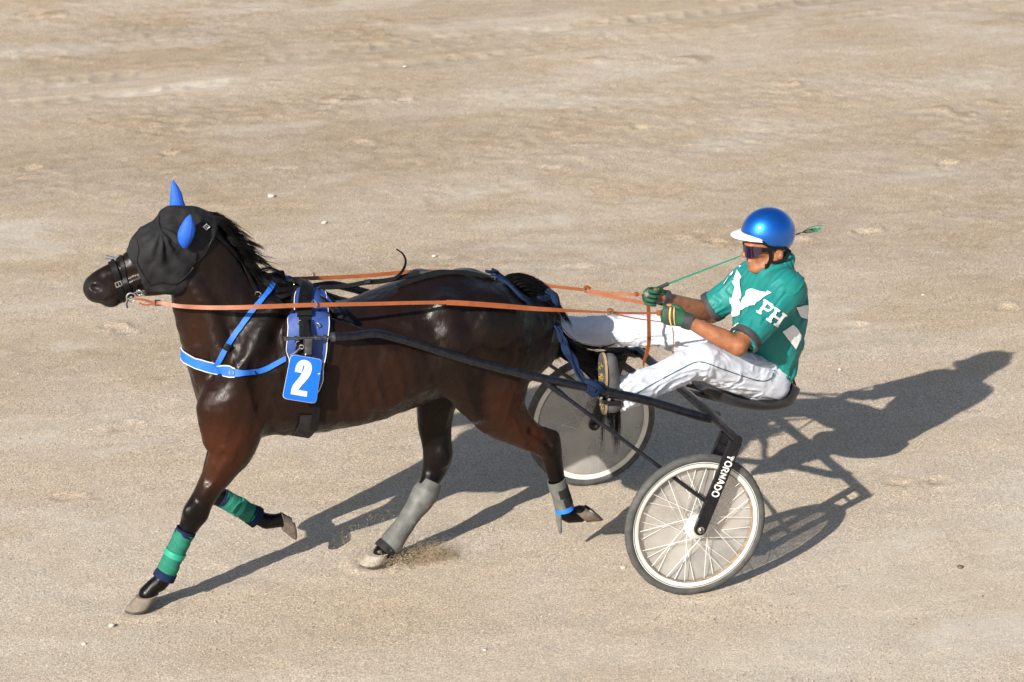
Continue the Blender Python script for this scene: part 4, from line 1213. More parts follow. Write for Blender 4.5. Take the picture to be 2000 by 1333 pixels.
gb2 = empty('leg_boot', bh2[-1], 'grey ankle boot with a bright blue band on the lifted hind leg', 'leg boot', 'grey boots on the hind legs')
sleeve(bh2, [.047, .044, .043, .046], 'shell', M['grey_boot'], gb2, 30)
sleeve(sub(bh2, .88, 1.0), [.047, .048], 'blue_band', M['band_blue'], gb2, 8)
flp = [at(1092, 1000, -.15), at(1093, 1020, -.15), at(1096, 1041, -.15)]
MB().ribbon(flp, (-.9, -.35, 0), [.045, .035, .015], .008, n=10).build('ankle_flap', M['grey_boot'], gb2)
def wrap_patch(path, u0, u1, a0, a1, r, mat, name, parent, th=.004):
    P = smooth_path(path, 101); n = 10; m = 12; vs = []
    for lay in (0, th):
        for i in range(n):
            u = u0+(u1-u0)*i/(n-1); p = P[int(u*100)]; t = unit(P[min(100, int(u*100)+3)]-P[max(0, int(u*100)-3)])
            Nv = unit(np.cross(t, (0, 1, 0))); B = np.cross(t, Nv)
            for k in range(m):
                a = math.radians(a0+(a1-a0)*k/(m-1)); vs.append(p+(r+lay)*(math.cos(a)*Nv+math.sin(a)*B))
    fs = []
    for lay in (0, 1):
        o = lay*n*m
        fs += [(o+i*m+k, o+i*m+k+1, o+(i+1)*m+k+1, o+(i+1)*m+k) for i in range(n-1) for k in range(m-1)]
    for i in range(n-1):
        for k in (0, m-1): fs.append((i*m+k, (i+1)*m+k, n*m+(i+1)*m+k, n*m+i*m+k))
    for k in range(m-1):
        for i in (0, n-1): fs.append((i*m+k, i*m+k+1, n*m+i*m+k+1, n*m+i*m+k))
    mb = MB(); mb.add(vs, fs); return mb.build(name, mat, parent)
wrap_patch(bh2, .25, .52, -10, 110, .0445, M['dark_boot'], 'hook_tape', gb2)
wrap_patch(bh2, .56, .82, -30, 95, .0455, M['dark_boot'], 'hook_tape', gb2)

# ================================================================== navy cloth tying the tail to the shaft
tie = empty('tail_tie', at(1150, 756, -.44), 'navy cloth strip tying the horse\'s tail to the sulky shaft', 'cloth strip')
def cloth_rope(pts, w, th, name, n=40, seed=1, nrm=(0, -1, .3)):
    P = smooth_path(pts, n)
    o = MB()
    rnd = random.Random(seed)
    for j in range(3):
        off = np.array([0, (j-1)*.004, 0])
        ww = np.array([w*(.55+.18*math.sin(i*.35+j*2+seed)) for i in range(n)])
        Nn = np.array([unit(np.array(nrm)+.55*np.array([math.sin(i*.22+j*2.1+seed), 0, math.cos(i*.19+j+seed)])) for i in range(n)])
        o.ribbon(P+off+np.array([w*.16*(j-1), 0, 0]), Nn, ww, th)
    return o.build(name, M['navy'], tie)
cloth_rope([at(1022, 583, -.045), at(1042, 586, -.075), at(1062, 583, -.075), at(1078, 582, -.05), at(1086, 590, -.02), at(1080, 586, .04), at(1050, 578, .05), at(1028, 576, .03)], .042, .010, 'tail_wrap', 50, 2, (0, -1, .2))
MB().tube([at(1070, 570, -.05), at(1082, 580, -.06), at(1085, 597, -.06), at(1078, 606, -.055)], [.012, .022, .022, .012], 10, n=14).tube([at(1064, 575, -.05), at(1072, 566, -.05), at(1076, 572, -.055)], [.006, .010, .006], 8, n=8).build('knot', M['navy'], tie)
cloth_rope([at(1080, 600, -.06), at(1084, 630, -.10), at(1098, 662, -.20), at(1114, 698, -.30), at(1131, 732, -.40), at(1146, 750, -.455)], .048, .008, 'strip', 50, 5, (.4, -1, .2))
# ================================================================== sulky
WR, WY = .355, .74
arch_p = at(1437, 858, -.80)
XA, ZA = float(arch_p[0]), float(arch_p[2])
sulky = empty('sulky', (0, 0, 0), 'black two-wheeled racing sulky with white spoked wheels behind the horse', 'sulky')
def disc_material():
    m, nt, b = nmat('milky_plastic_disc'); L = nt.links.new
    n = noise(nt, 7, 4)
    r = ramp(nt, n.outputs['Fac'], (.34, .32, .29), (.52, .50, .47)); L(r.outputs[0], b.inputs['Base Color'])
    b.inputs['Roughness'].default_value = .45
    b.inputs['Specular IOR Level'].default_value = .4
    tr = N(nt, 'ShaderNodeBsdfTransparent'); mx = N(nt, 'ShaderNodeMixShader')
    n2 = noise(nt, 4, 4); mr = N(nt, 'ShaderNodeMapRange'); mr.inputs['To Min'].default_value = .36; mr.inputs['To Max'].default_value = .54
    L(n2.outputs['Fac'], mr.inputs['Value']); L(mr.outputs[0], mx.inputs[0])
    L(tr.outputs[0], mx.inputs[1]); L(b.outputs[0], mx.inputs[2])
    L(mx.outputs[0], nt.nodes['Material Output'].inputs['Surface'])
    return m
M['disc'] = disc_material()
M['rim'] = simple('rim_alloy', (.64, .63, .59), .35, metal=.1, var=.12, vscale=14)
M['rim_dirt'] = simple('rim_dirt', (.22, .17, .12), .8, var=.4, vscale=40)
M['hub'] = simple('hub_alloy', (.62, .61, .58), .35, metal=.2, var=.3, vscale=60)
M['spoke'] = simple('spoke_white', (.66, .65, .61), .4, var=.08)
spoke_me = {}
def build_wheel(side):
    c = np.array([0, side*WY, WR])
    ax = np.array([0, side, 0.0])            # outwards
    rim = MB().lathe(c, ax, [(.292, -.011), (.300, -.014), (.322, -.013), (.325, -.009), (.325, .009), (.322, .013), (.300, .014), (.292, .011)], 96, closed=True).build('wheel', M['rim'], sulky, loc=c)
    tag(rim, 'near wheel, white spokes behind a milky disc' if side < 0 else 'far wheel with a dusty grey disc')
    prof = []
    for k in range(14):
        a = 2*math.pi*k/14; prof.append((.3345+.0205*math.cos(a), .0215*math.sin(a)))
    ty = MB().lathe(c, ax, prof, 128, closed=True)
    vs = np.array(ty.v); d = vs-c; ang = np.arctan2(d[:, 2], d[:, 0]); rad = np.hypot(d[:, 0], d[:, 2])
    tread = (rad > .345)*.0009*np.sign(np.sin(ang*64+d[:, 1]*180))
    vs[:, 0] += np.cos(ang)*tread; vs[:, 2] += np.sin(ang)*tread
    ty.v = [tuple(v) for v in vs]
    ty.build('tyre', M['tyre'], rim)
    MB().lathe(c, ax, [(.2915, -.013), (.2915, .013), (.286, .010), (.286, -.010)], 96, closed=True).build('rim_tape', M['rim_dirt'], rim)
    MB().torus(c+ax*.0135, ax, .3135, .0016, 96, 6).build('brake_line', M['black_leather'], rim)
    # disc behind the spokes
    di = -.030
    MB().lathe(c+ax*di, ax, [(.030, -.012), (.10, -.008), (.20, .002), (.288, .015)], 72).build('disc', M['disc'], rim)
    hub = MB().lathe(c, ax, [(.012, -.055), (.022, -.050), (.024, -.03), (.056, -.026), (.058, -.020), (.024, -.016), (.022, .016), (.024, .02), (.060, .023), (.063, .026), (.060, .029), (.026, .034), (.022, .05), (.012, .055)], 40).build('hub', M['hub'], rim)
    MB().lathe(c, ax, [(.009, -.09), (.009, .095)], 12).build('axle', M['dull_steel'], rim)
    if 'me' not in spoke_me:
        b = MB().tube([(0, 0, 0), (0, 0, 1)], .0016, 6, cap=False)
        spoke_me['me'] = mesh('spoke', b.v, b.f); spoke_me['me'].materials.append(M['spoke']); spoke_me['me'].shade_smooth()
    for k in range(36):
        fl = .027 if k % 2 == 0 else -.023
        a0 = 2*math.pi*k/36; lean = (1 if (k//2) % 2 == 0 else -1)*.8
        a1 = a0+lean*.0
        h = c+ax*fl+.064*np.array([math.cos(a0+lean), 0, math.sin(a0+lean)])
        r = c+ax*(.004 if fl > 0 else -.004)+.287*np.array([math.cos(a1), 0, math.sin(a1)])
        o = bpy.data.objects.new('spoke', spoke_me['me']); COL.objects.link(o); o.parent = rim
        d = Vector(r-h); o.location = Vector(h-c); o.rotation_mode = 'QUATERNION'; o.rotation_quaternion = d.to_track_quat('Z', 'Y'); o.scale = (1, 1, d.length)
    # fork
    for off in (.060, -.060):
        y = side*(WY+off); a = np.array([XA, y, ZA-.012]); b = np.array([0, y, WR]); d = unit(b-a); s = np.cross(d, (0, 1, 0))
        P = []
        for t, w in ((0, .031), (.05, .031), (.8, .031), (.97, .030)):
            P.append((a+(b-a)*t, w))
        vs = []; n = 0
        prof = [(p-s*w) for p, w in P]+[b+d*.030*math.sin(t)-s*.030*math.cos(t) for t in np.linspace(.15, math.pi-.15, 7)]+[(p+s*w) for p, w in P[::-1]]
        m = len(prof); th = .011
        vs = [p+np.array([0, -th, 0]) for p in prof]+[p+np.array([0, th, 0]) for p in prof]
        fs = [tuple(range(m)), tuple(range(2*m-1, m-1, -1))]+[(i, (i+1) % m, m+(i+1) % m, m+i) for i in range(m)]
        o = MB(); o.add(vs, fs)
        leg = o.build('fork_leg', M['black_paint'], sulky, smooth=False, bevel=.003)
        if off > 0:
            MB().lathe(b+np.array([0, side*.011, 0]), (0, side, 0), [(.017, 0), (.017, .003), (.011, .004), (.011, .010), (.006, .012)], 18).build('axle_bolt', M['steel'], leg)
    # brace between the legs
    p = np.array([XA, 0, ZA])*.86+np.array([0, 0, WR])*.14
    MB().tube([(p[0], side*(WY-.06), p[2]), (p[0], side*(WY+.06), p[2])], .008, 8).build('fork_brace', M['black_paint'], sulky)
build_wheel(-1); build_wheel(1)
# arch over the wheels
MB().tube([(XA, -.83, ZA+.004), (XA, -.5, ZA+.012), (XA-.004, 0, ZA+.016), (XA, .5, ZA+.012), (XA, .83, ZA+.004)], .0225, 16, n=24).build('arch_bar', M['black_paint'], sulky)
# shafts
sh = [(652, 658.5, -.385), (690, 657, -.387), (722, 652.5, -.389), (742, 653, -.39), (775, 661, -.393), (840, 680, -.40), (910, 702, -.41), (1039, 735, -.44), (1144, 757, -.46), (1260, 782, -.48), (1385, 818, -.50)]
sh3 = [at(*s) for s in sh]+[np.array([XA+.02, -.51, ZA+.024])]
def mk(pts, k): return [np.array([p[0], p[1]*k, p[2]]) for p in pts]
for k in (1, -1):
    P = smooth_path(mk(sh3, k), 60)
    s_ = MB().tube(P, [.019, .020, .021, .022, .0225], 16).build('shaft', M['black_paint'], sulky)
    rod = mk([at(557, 662, -.385), at(652, 658.5, -.385)], k)
    o = MB().tube(rod, .0062, 10)
    for u, r in ((0, .012), (.05, .009), (.22, .011), (.62, .011), (.68, .009), (.82, .012), (.97, .021), (.99, .022)):
        p = rod[0]+(rod[1]-rod[0])*u; o.lathe(p, rod[1]-rod[0], [(r, -.006), (r*1.05, 0), (r, .006)], 12)
    o.build('shaft_rod', M['dull_steel'], s_)
    stay = mk([at(1062, 744, -.447), np.array([0, 0, 0])+at(1384, 984, -.795)], k)
    MB().tube(stay, .0095, 12).lathe(stay[0], stay[1]-stay[0], [(.015, -.02), (.014, .10), (.010, .14)], 12).build('stay', M['black_paint'], sulky)
    # foot rest hanging from the shaft
    f0 = np.array(P[int(.80*59)])
    fr = mk([at(1172, 764, -.462), at(1178, 778, -.45), at(1192, 781, -.42), at(1200, 784, -.36)], k)
    fo = MB().tube(fr, .009, 9, n=12).build('foot_rest', M['black_paint'], sulky)
    for q in ((1173, 777), (1189, 780)):
        c = at(*q, -.474); c = np.array([c[0], c[1]*k, c[2]])
        MB().lathe(c, (0, -k, 0), [(.0, .012), (.007, .010), (.0105, .004), (.0105, -.006), (.006, -.012)], 14).build('bolt', M['steel'], fo)
    c = at(1194, 786, -.46); c = np.array([c[0], c[1]*k, c[2]])
    MB().box(c, ((1, 0, -.2), (0, 1, 0), (.2, 0, 1)), (.045, .012, .010)).build('rest_plate', M['black_paint'], fo, smooth=False, bevel=.002)
# seat
def build_seat():
    a = at(1372, 750, 0); b = at(1470, 768, 0); c = at(1512, 762, 0); d = at(1532, 742, 0)
    for yy in (-.07, .07):
        P = [np.array([XA, yy, ZA-.005]), (a+b)/2*[1, 0, 1]+np.array([0, yy, -.062]), b*[1, 0, 1]+np.array([.02, yy, -.062])]
        MB().ribbon(P, (0, 0, 1), .045, .014, n=12).build('seat_bar', M['black_paint'], sulky)
    nu, nv = 22, 28; vs = []
    prof = smooth_path([a+np.array([-.03, 0, -.012]), a, (a+b)/2+np.array([0, 0, -.01]), b, c, d, d+np.array([.004, 0, .008])], nu)
    wd = np.interp(np.linspace(0, 1, nu), [0, .08, .3, .6, .85, 1], [.10, .135, .185, .205, .20, .15])
    top = []
    for lay in (0, 1):
        for i in range(nu):
            t = unit(prof[min(nu-1, i+1)]-prof[max(0, i-1)]); nn = np.cross(t, (0, 1, 0)); nn = nn if nn[2] > 0 or abs(nn[2]) < .2 and nn[0] < 0 else -nn
            for j in range(nv):
                v = -1+2*j/(nv-1); y = wd[i]*math.copysign(abs(v)**.9, v)
                edge = max(0, abs(v)-.72)/.28
                z = .030*(abs(v)**3)
                if lay == 0: off = z-.014*edge**2
                else: off = z-.052+.030*edge**2
                vs.append(prof[i]+np.array([0, y, 0])+nn*off)
    fs = []
    for lay in (0, 1):
        o = lay*nu*nv
        fs += [(o+i*nv+j, o+i*nv+j+1, o+(i+1)*nv+j+1, o+(i+1)*nv+j) for i in range(nu-1) for j in range(nv-1)]
    o = nu*nv
    for i in range(nu-1):
        for j in (0, nv-1): fs.append((i*nv+j, (i+1)*nv+j, o+(i+1)*nv+j, o+i*nv+j))
    for j in range(nv-1):
        for i in (0, nu-1): fs.append((i*nv+j, i*nv+j+1, o+i*nv+j+1, o+i*nv+j))
    m = MB(); m.add(vs, fs)
    s = m.build('seat', simple('seat_vinyl', (.016, .016, .019), .38, var=.3, vscale=30, bump=.15, bscale=120), sulky)
    return s
build_seat()
# strap and buckle hanging behind the seat
MB().ribbon([at(1528, 728, -.02), at(1546, 724, -.03), at(1549, 742, -.03), at(1553, 755, -.03)], (.2, -1, .2), .014, .004, n=16).ribbon([at(1526, 735, -.02), at(1540, 750, -.03), at(1545, 757, -.03)], (.2, -1, .2), .010, .004, n=10).build('rear_strap', simple('brown_leather', (.055, .022, .012), .5), sulky)
MB().torus(at(1544, 757, -.03), (.2, 1, .2), .008, .002, 16).build('rear_ring', M['steel'], sulky)
# hand-painted name on the near fork
def stroke_text():
    y = -(WY+.060)-.0118
    a = np.array([XA, y, ZA-.012]); b = np.array([0, y, WR]); d = unit(b-a); up = np.cross((0, 1, 0), d)
    if up[0] < 0: up = -up
    G = {'T': [[(.45, 0), (.5, .55)], [(.5, .55), (.0, 1)], [(.5, .55), (1, .95)], [(.0, 1), (.5, .9), (1, .95)]],
         'O': [[(.5, 0), (.1, .15), (0, .5), (.15, .88), (.5, 1), (.85, .85), (1, .5), (.85, .12), (.5, 0)]],
         'R': [[(0, 0), (.05, 1)], [(.05, 1), (.6, .98), (.85, .78), (.6, .52), (.05, .48)], [(.35, .5), (.95, 0)]],
         'N': [[(0, 0), (.05, 1)], [(.05, 1), (.9, .02)], [(.9, .02), (.95, 1)]],
         'A': [[(0, 0), (.5, 1), (1, 0)], [(.2, .35), (.8, .35)]],
         'D': [[(.05, 0), (.05, 1)], [(.05, 1), (.6, .92), (.95, .55), (.7, .1), (.05, 0)]]}
    u = .070; H = .034; W = .0215; gap = .0085
    mb = MB()
    for i, ch in enumerate('TORNADO'):
        w = W*(1.12 if ch in 'OD' else 1.0)
        for stk in G[ch]:
            P = smooth_path([a+d*(u+x*w)+up*((yv-.5)*H+.002*math.sin(i*2.1)) for x, yv in stk], 4*len(stk)+1) if len(stk) > 2 else np.array([a+d*(u+x*w)+up*((yv-.5)*H+.002*math.sin(i*2.1)) for x, yv in stk])
            mb.ribbon(P, (0, -1, 0), .0068, .0006)
        u += w+gap
    return mb.build('lettering', M['white_print'], sulky)
lt = stroke_text()
tag(lt, 'hand-painted white name TORNADO')
# knot of the tail cloth on the shaft
P = smooth_path(sh3, 60)
kn = at(1158, 757, -.463)
kd = unit(at(1200, 769, -.47)-at(1140, 756, -.46))
mb = MB()
for j, (o, r) in enumerate(((-.028, .031), (-.012, .035), (.006, .036), (.022, .032), (.034, .028))):
    mb.torus(kn+kd*o, kd+np.array([.15*math.sin(j*2), .2*math.cos(j*1.7), .25*math.sin(j+1)]), r-.007, .0115, 20, 8)
mb.tube([at(1142, 744, -.47), at(1152, 748, -.495), at(1168, 756, -.50), at(1178, 762, -.49)], [.010, .016, .017, .010], 9, n=12)
mb.tube([at(1150, 768, -.49), at(1162, 772, -.495), at(1170, 766, -.49)], [.008, .012, .008], 8, n=10)
mb.build('shaft_knot', M['navy'], tie)

# ================================================================== driving reins
reins = empty('driving_reins', at(1260, 600, 0), 'pair of long tan leather reins from the bit to the driver\'s hands', 'reins')
def rein(pts, wd, name='rein', nrm=(0, -1, .25), n=90, th=.004):
    return MB().ribbon(pts, nrm, wd, th, n=n).build(name, M['tan'], reins)
rein([at(300, 590, -.095), at(322, 593, -.115), at(348, 598, -.155), at(400, 601, -.20), at(460, 601, -.27), at(520, 599, -.31), at(614, 596, -.335), at(720, 594, -.335), at(800, 592, -.335), at(876, 591, -.335)], [.016, .020, .021, .021, .019, .018, .017, .017])
rein([at(872, 591, -.339), at(910, 593, -.338), at(980, 598, -.33), at(1040, 603, -.32), at(1090, 606, -.31), at(1150, 609, -.29), at(1194, 611, -.275)], [.024, .024, .024, .022, .018, .012, .009])
rein([at(262, 584, -.088), at(280, 586, -.092), at(302, 592, -.097), at(318, 594, -.105)], [.010, .012, .014], n=16)
rein([at(272, 592, -.09), at(284, 596, -.094), at(302, 594, -.098)], [.008, .010], n=12)
buckle(at(308, 592, -.104), (1, 0, -.1), (0, -.1, 1), .012, .012, reins, mat='dull_steel')
rein([at(1190, 610.5, -.276), at(1230, 612, -.255), at(1292, 612, -.235)], [.012, .010, .009], n=20)
rein([at(1194, 612, -.275), at(1240, 622, -.26), at(1296, 630, -.232)], [.007, .006, .006], n=20)
buckle(at(1192, 610, -.280), (1, 0, 0), (0, -.1, 1), .012, .011, reins, r=.0025)
MB().ribbon([at(1185, 606, -.284), at(1191, 604, -.286), at(1197, 607, -.284)], (0, -1, 0), .012, .006, n=8).build('keeper', M['tan'], reins)
MB().box(at(1287, 612, -.238), ((1, 0, 0), (0, 1, 0), (0, 0, 1)), (.010, .008, .012)).build('keeper', M['tan'], reins, bevel=.003)
# far rein
rein([at(250, 576, .085), at(300, 575, .12), at(400, 562, .18), at(500, 548, .25), at(580, 545, .27), at(700, 540, .28), at(834, 530, .28), at(940, 540, .28), at(1040, 555, .27), at(1100, 562, .25), at(1146, 567, .235)], [.012, .018, .020, .019, .018, .017, .015], n=110)
rein([at(1142, 567, .236), at(1190, 573, .19), at(1262, 577, .125)], [.014, .015, .014], n=20)
rein([at(1144, 570, .236), at(1190, 579, .19), at(1268, 594, .12)], [.016, .018, .018], n=20)
buckle(at(1147, 567, .230), (1, 0, 0), (0, -.1, 1), .013, .011, reins, r=.0025)
MB().ribbon([at(1140, 563, .228), at(1146, 560, .226), at(1153, 564, .228)], (0, -1, 0), .014, .006, n=8).build('keeper', M['tan'], reins)
MB().box(at(1243, 575, .14), ((1, 0, 0), (0, 1, 0), (0, 0, 1)), (.009, .008, .011)).build('keeper', M['tan'], reins, bevel=.003)
# hand ends hanging down
MB().ribbon([at(1266, 596, .085), at(1267, 640, .075), at(1267, 668, .06), at(1263, 690, .05), at(1257, 706, .04), at(1256, 716, .02)], (.25, -1, .1), [.020, .021, .022, .020, .010], .004, n=30).build('hand_end', M['tan'], reins)
MB().ribbon([at(1313, 640, -.24), at(1315, 665, -.235), at(1313, 690, -.23)], (.9, -.5, 0), .010, .004, n=14).build('hand_end', M['tan'], reins)
# ================================================================== driver
person = empty('person', at(1440, 770, 0), 'driver in green jacket, white trousers and blue helmet, leaning back on the sulky', 'person')
_tube0 = Vol.tube
def tube_cut(self, stn, k=.04, lat=(0, 1, 0), ends=(False, True), step=.02, hollow=0.0):
    """like tube, but the marked ends are cut flat instead of round"""
    stn = np.asarray(stn, float)
    r = max(stn[:, 3].max(), stn[:, 4].max())+k+.03
    sl = self.sl(stn[:, :3].min(0)-r, stn[:, :3].max(0)+r)
    tmp = Vol.__new__(Vol); tmp.h = self.h; tmp.ax = [a_[q] for a_, q in zip(self.ax, sl)]
    tmp.lo = np.array([a_[0] for a_ in tmp.ax]); tmp.n = np.array([len(a_) for a_ in tmp.ax])
    tmp.F = np.full(tmp.n, .5, np.float32)
    tmp.tube(stn, .001, lat, step)
    X, Y, Z = self.grid(sl); d = tmp.F
    for e, i, j in ((ends[0], 0, 1), (ends[1], -1, -2)):
        if e:
            p = stn[i, :3]; n = unit(p-stn[j, :3])
            d = np.maximum(d, (X-np.float32(p[0]))*np.float32(n[0])+(Y-np.float32(p[1]))*np.float32(n[1])+(Z-np.float32(p[2]))*np.float32(n[2]))
    self.put(sl, d, k)
    return self
Vol.tube_cut = tube_cut
hipN, kneeN, ankN = at(1486, 738, -.10), at(1366, 705, -.26), at(1214, 771, -.405)
hipF, kneeF, ankF = at(1462, 712, .10), at(1300, 645, .25), at(1090, 650, .405)
shN, elN, wrN = at(1532, 572, -.19), at(1441, 676, -.345), at(1341, 627, -.265)
shF, elF, wrF = at(1468, 548, .19), at(1390, 613, .31), at(1296, 582, .145)
FW = unit((-.985, .13, -.10)); LT = unit(np.cross((0, 0, 1), FW)); LT = LT if LT[1] < 0 else -LT; UP = unit(np.cross(FW, LT)); UP = UP if UP[2] > 0 else -UP
HC = at(1503, 478, 0)
def hp(f, u, l=0.0): return HC+FW*f+UP*u+LT*l
def row(p, a, b): return (p[0], p[1], p[2], a, b)
def rc(f, u, l, a, b): return row(hp(f, u, l), a, b)
M['skin'] = simple('tanned_skin', (.25, .098, .046), .5, var=.28, vscale=26, bump=.25, bscale=300, spec=.35)
M['lip'] = simple('lip_skin', (.42, .16, .12), .45, var=.1)
def build_body():
    v = Vol((-.62, -.50, .50), (.95, .50, 1.66), .005)
    v.tube([row(at(1502, 722, 0), .10, .14), row(at(1500, 680, 0), .10, .14), row(at(1506, 620, 0), .11, .15), row(at(1512, 570, 0), .09, .15), row(at(1514, 540, 0), .06, .09)], .04)
    v.tube([row(at(1513, 548, 0), .055, .06), row(at(1510, 520, 0), .052, .055), row(hp(-.01, -.04), .055, .055)], .03)
    for a, b, c in ((hipN, kneeN, ankN), (hipF, kneeF, ankF)):
        v.tube([row(a, .085, .085), row((a+b)/2, .072, .072), row(b, .052, .052), row((b+c)/2, .05, .05), row(c, .035, .035)], .04)
    for a, b, c in ((shN, elN, wrN), (shF, elF, wrF)):
        m = (b+c)/2
        v.tube([row(a, .058, .058), row((a+b)/2, .05, .05), row(b, .044, .044)], .03)
        v.tube([row(b, .044, .044), row(b*.72+c*.28, .048, .045), row(m, .042, .040), row(c, .028, .031), row(c+(c-b)*.10, .020, .022)], .02)
    v.ell(at(1445, 686, -.345), (.022, .024, .02), .02)
    # head
    v.ell(hp(.005, .045), (.102, .076, .095), .03, (FW, LT, UP))
    v.tube([rc(.055, .01, 0, .058, .060), rc(.060, -.045, 0, .052, .056), rc(.068, -.090, 0, .036, .042)], .03, lat=LT)
    v.ell(hp(.096, -.108), (.020, .024, .018), .02, (FW, LT, UP))
    v.ell(hp(.104, .018), (.020, .045, .014), .02, (FW, LT, UP))
    v.tube([rc(.108, .008, 0, .010, .010), rc(.120, -.015, 0, .012, .011), rc(.134, -.034, 0, .012, .014)], .010, lat=LT, step=.008)
    for s in (1, -1):
        v.tube([rc(-.012, -.055, .056*s, .016, .012), rc(.03, -.088, .052*s, .016, .014), rc(.078, -.108, .026*s, .016, .016)], .03, lat=LT)
        v.ell(hp(.072, -.018, .048*s), (.026, .018, .018), .025, (FW, LT, UP))
        v.ell(hp(.119, -.040, .013*s), (.011, .009, .008), .008, (FW, LT, UP))
        v.ell(hp(.070, -.062, .060*s), (.020, .012, .016), .03, (FW, LT, UP), sub=True)
        v.ell(hp(-.028, -.028, .076*s), (.020, .011, .031), .008, (FW, LT+UP*.1, UP+FW*-.25))
        v.ell(hp(-.022, -.024, .088*s), (.010, .008, .015), .006, (FW, LT, UP), sub=True)
    v.ell(hp(.108, -.069), (.013, .024, .007), .008, (FW, LT, UP)); v.ell(hp(.105, -.083), (.013, .022, .007), .008, (FW, LT, UP))
    v.ell(hp(.122, -.0765), (.012, .024, .0025), .005, (FW, LT, UP), sub=True)
    vs, Q = v.surface(); vs = relax(vs, Q, 1, .4)
    link('body', quadmesh('body', vs, Q), M['skin'], person)
    return bvh_of(vs, Q)
PB = build_body()
decal('lips', PB, [[(1456, 503.5), (1463, 504), (1470, 509), (1463, 512), (1457, 510.5)]], M['lip'], person, .0012, 2, 0)

# ---- trousers
def folds(vs, Q, segs, amp, freq, seed, along=.25):
    """creases: ridges that run across or along a limb"""
    n = vnormals(vs, Q); best = np.full(len(vs), 9.0); t_ = np.zeros(len(vs)); an = np.zeros(len(vs)); sid = np.zeros(len(vs))
    acc = 0
    for i, (a, b) in enumerate(segs):
        e = b-a; L = np.linalg.norm(e); t = np.clip((vs-a)@e/L**2, 0, 1); q = vs-(a+t[:, None]*e); d = np.linalg.norm(q, axis=1)
        e1 = unit(np.cross(e, (0, 1, .2))); e2 = unit(np.cross(e, e1))
        m = d < best
        best = np.where(m, d, best); t_ = np.where(m, acc+t*L, t_); an = np.where(m, np.arctan2(q@e2, q@e1), an); acc += L
    w = fbm(t_*6, np.cos(an)*1.2, np.sin(an)*1.2, 2, seed)
    r1 = 1-2*np.abs(vnoise(t_*freq+w*1.3, np.cos(an)*along*6, np.sin(an)*along*6, seed+3))
    r2 = 1-2*np.abs(vnoise(t_*freq*.35+3, np.cos(an+w)*2.2, np.sin(an+w)*2.2, seed+5))
    r3 = fbm(vs[:, 0]*40, vs[:, 1]*40, vs[:, 2]*40, 2, seed+9)
    return vs+n*(amp*(.5*r1+.75*r2+.06*r3))[:, None]
M['white_cloth'] = simple('white_trouser_cloth', (.52, .545, .61), .7, var=.05, vscale=25, bump=.25, bscale=350)
def build_trousers():
    v = Vol((-.62, -.56, .50), (.90, .56, 1.16), .005)
    for hip, kn, an, yk in ((hipN, kneeN, ankN, -1), (hipF, kneeF, ankF, 1)):
        d = unit(an-kn)
        v.tube([row(hip, .108, .105), row(hip*.55+kn*.45, .100, .095), row(kn+np.array([.02, 0, -.006]), .082, .078), row(kn, .076, .074)], .04)
        v.tube_cut([row(kn, .076, .074), row(kn*.7+an*.3, .075, .072), row(kn*.35+an*.65, .073, .068), row(an-d*.01, .076, .066), row(an+d*.018, .077, .066)], .03)
    v.tube([row(at(1500, 742, 0), .085, .17), row(at(1503, 715, 0), .105, .165), row(at(1500, 690, 0), .10, .155)], .05)
    vs, Q = v.surface(); vs = relax(vs, Q, 1)
    vs = folds(vs, Q, [(hipN, kneeN), (kneeN, ankN), (hipF, kneeF), (kneeF, ankF)], .0085, 16, 3)
    link('trousers', quadmesh('trousers', vs, Q), M['white_cloth'], person)
    return bvh_of(vs, Q)
TB = build_trousers()
cord(TB, [(1238, 772), (1262, 758), (1291, 742), (1325, 724), (1358, 708), (1378, 709), (1405, 719), (1436, 730), (1466, 740), (1490, 745), (1506, 740), (1512, 724)], .0026, 'trouser_piping', simple('green_piping', (.008, .06, .055), .7), person, 70, .001, -.3)

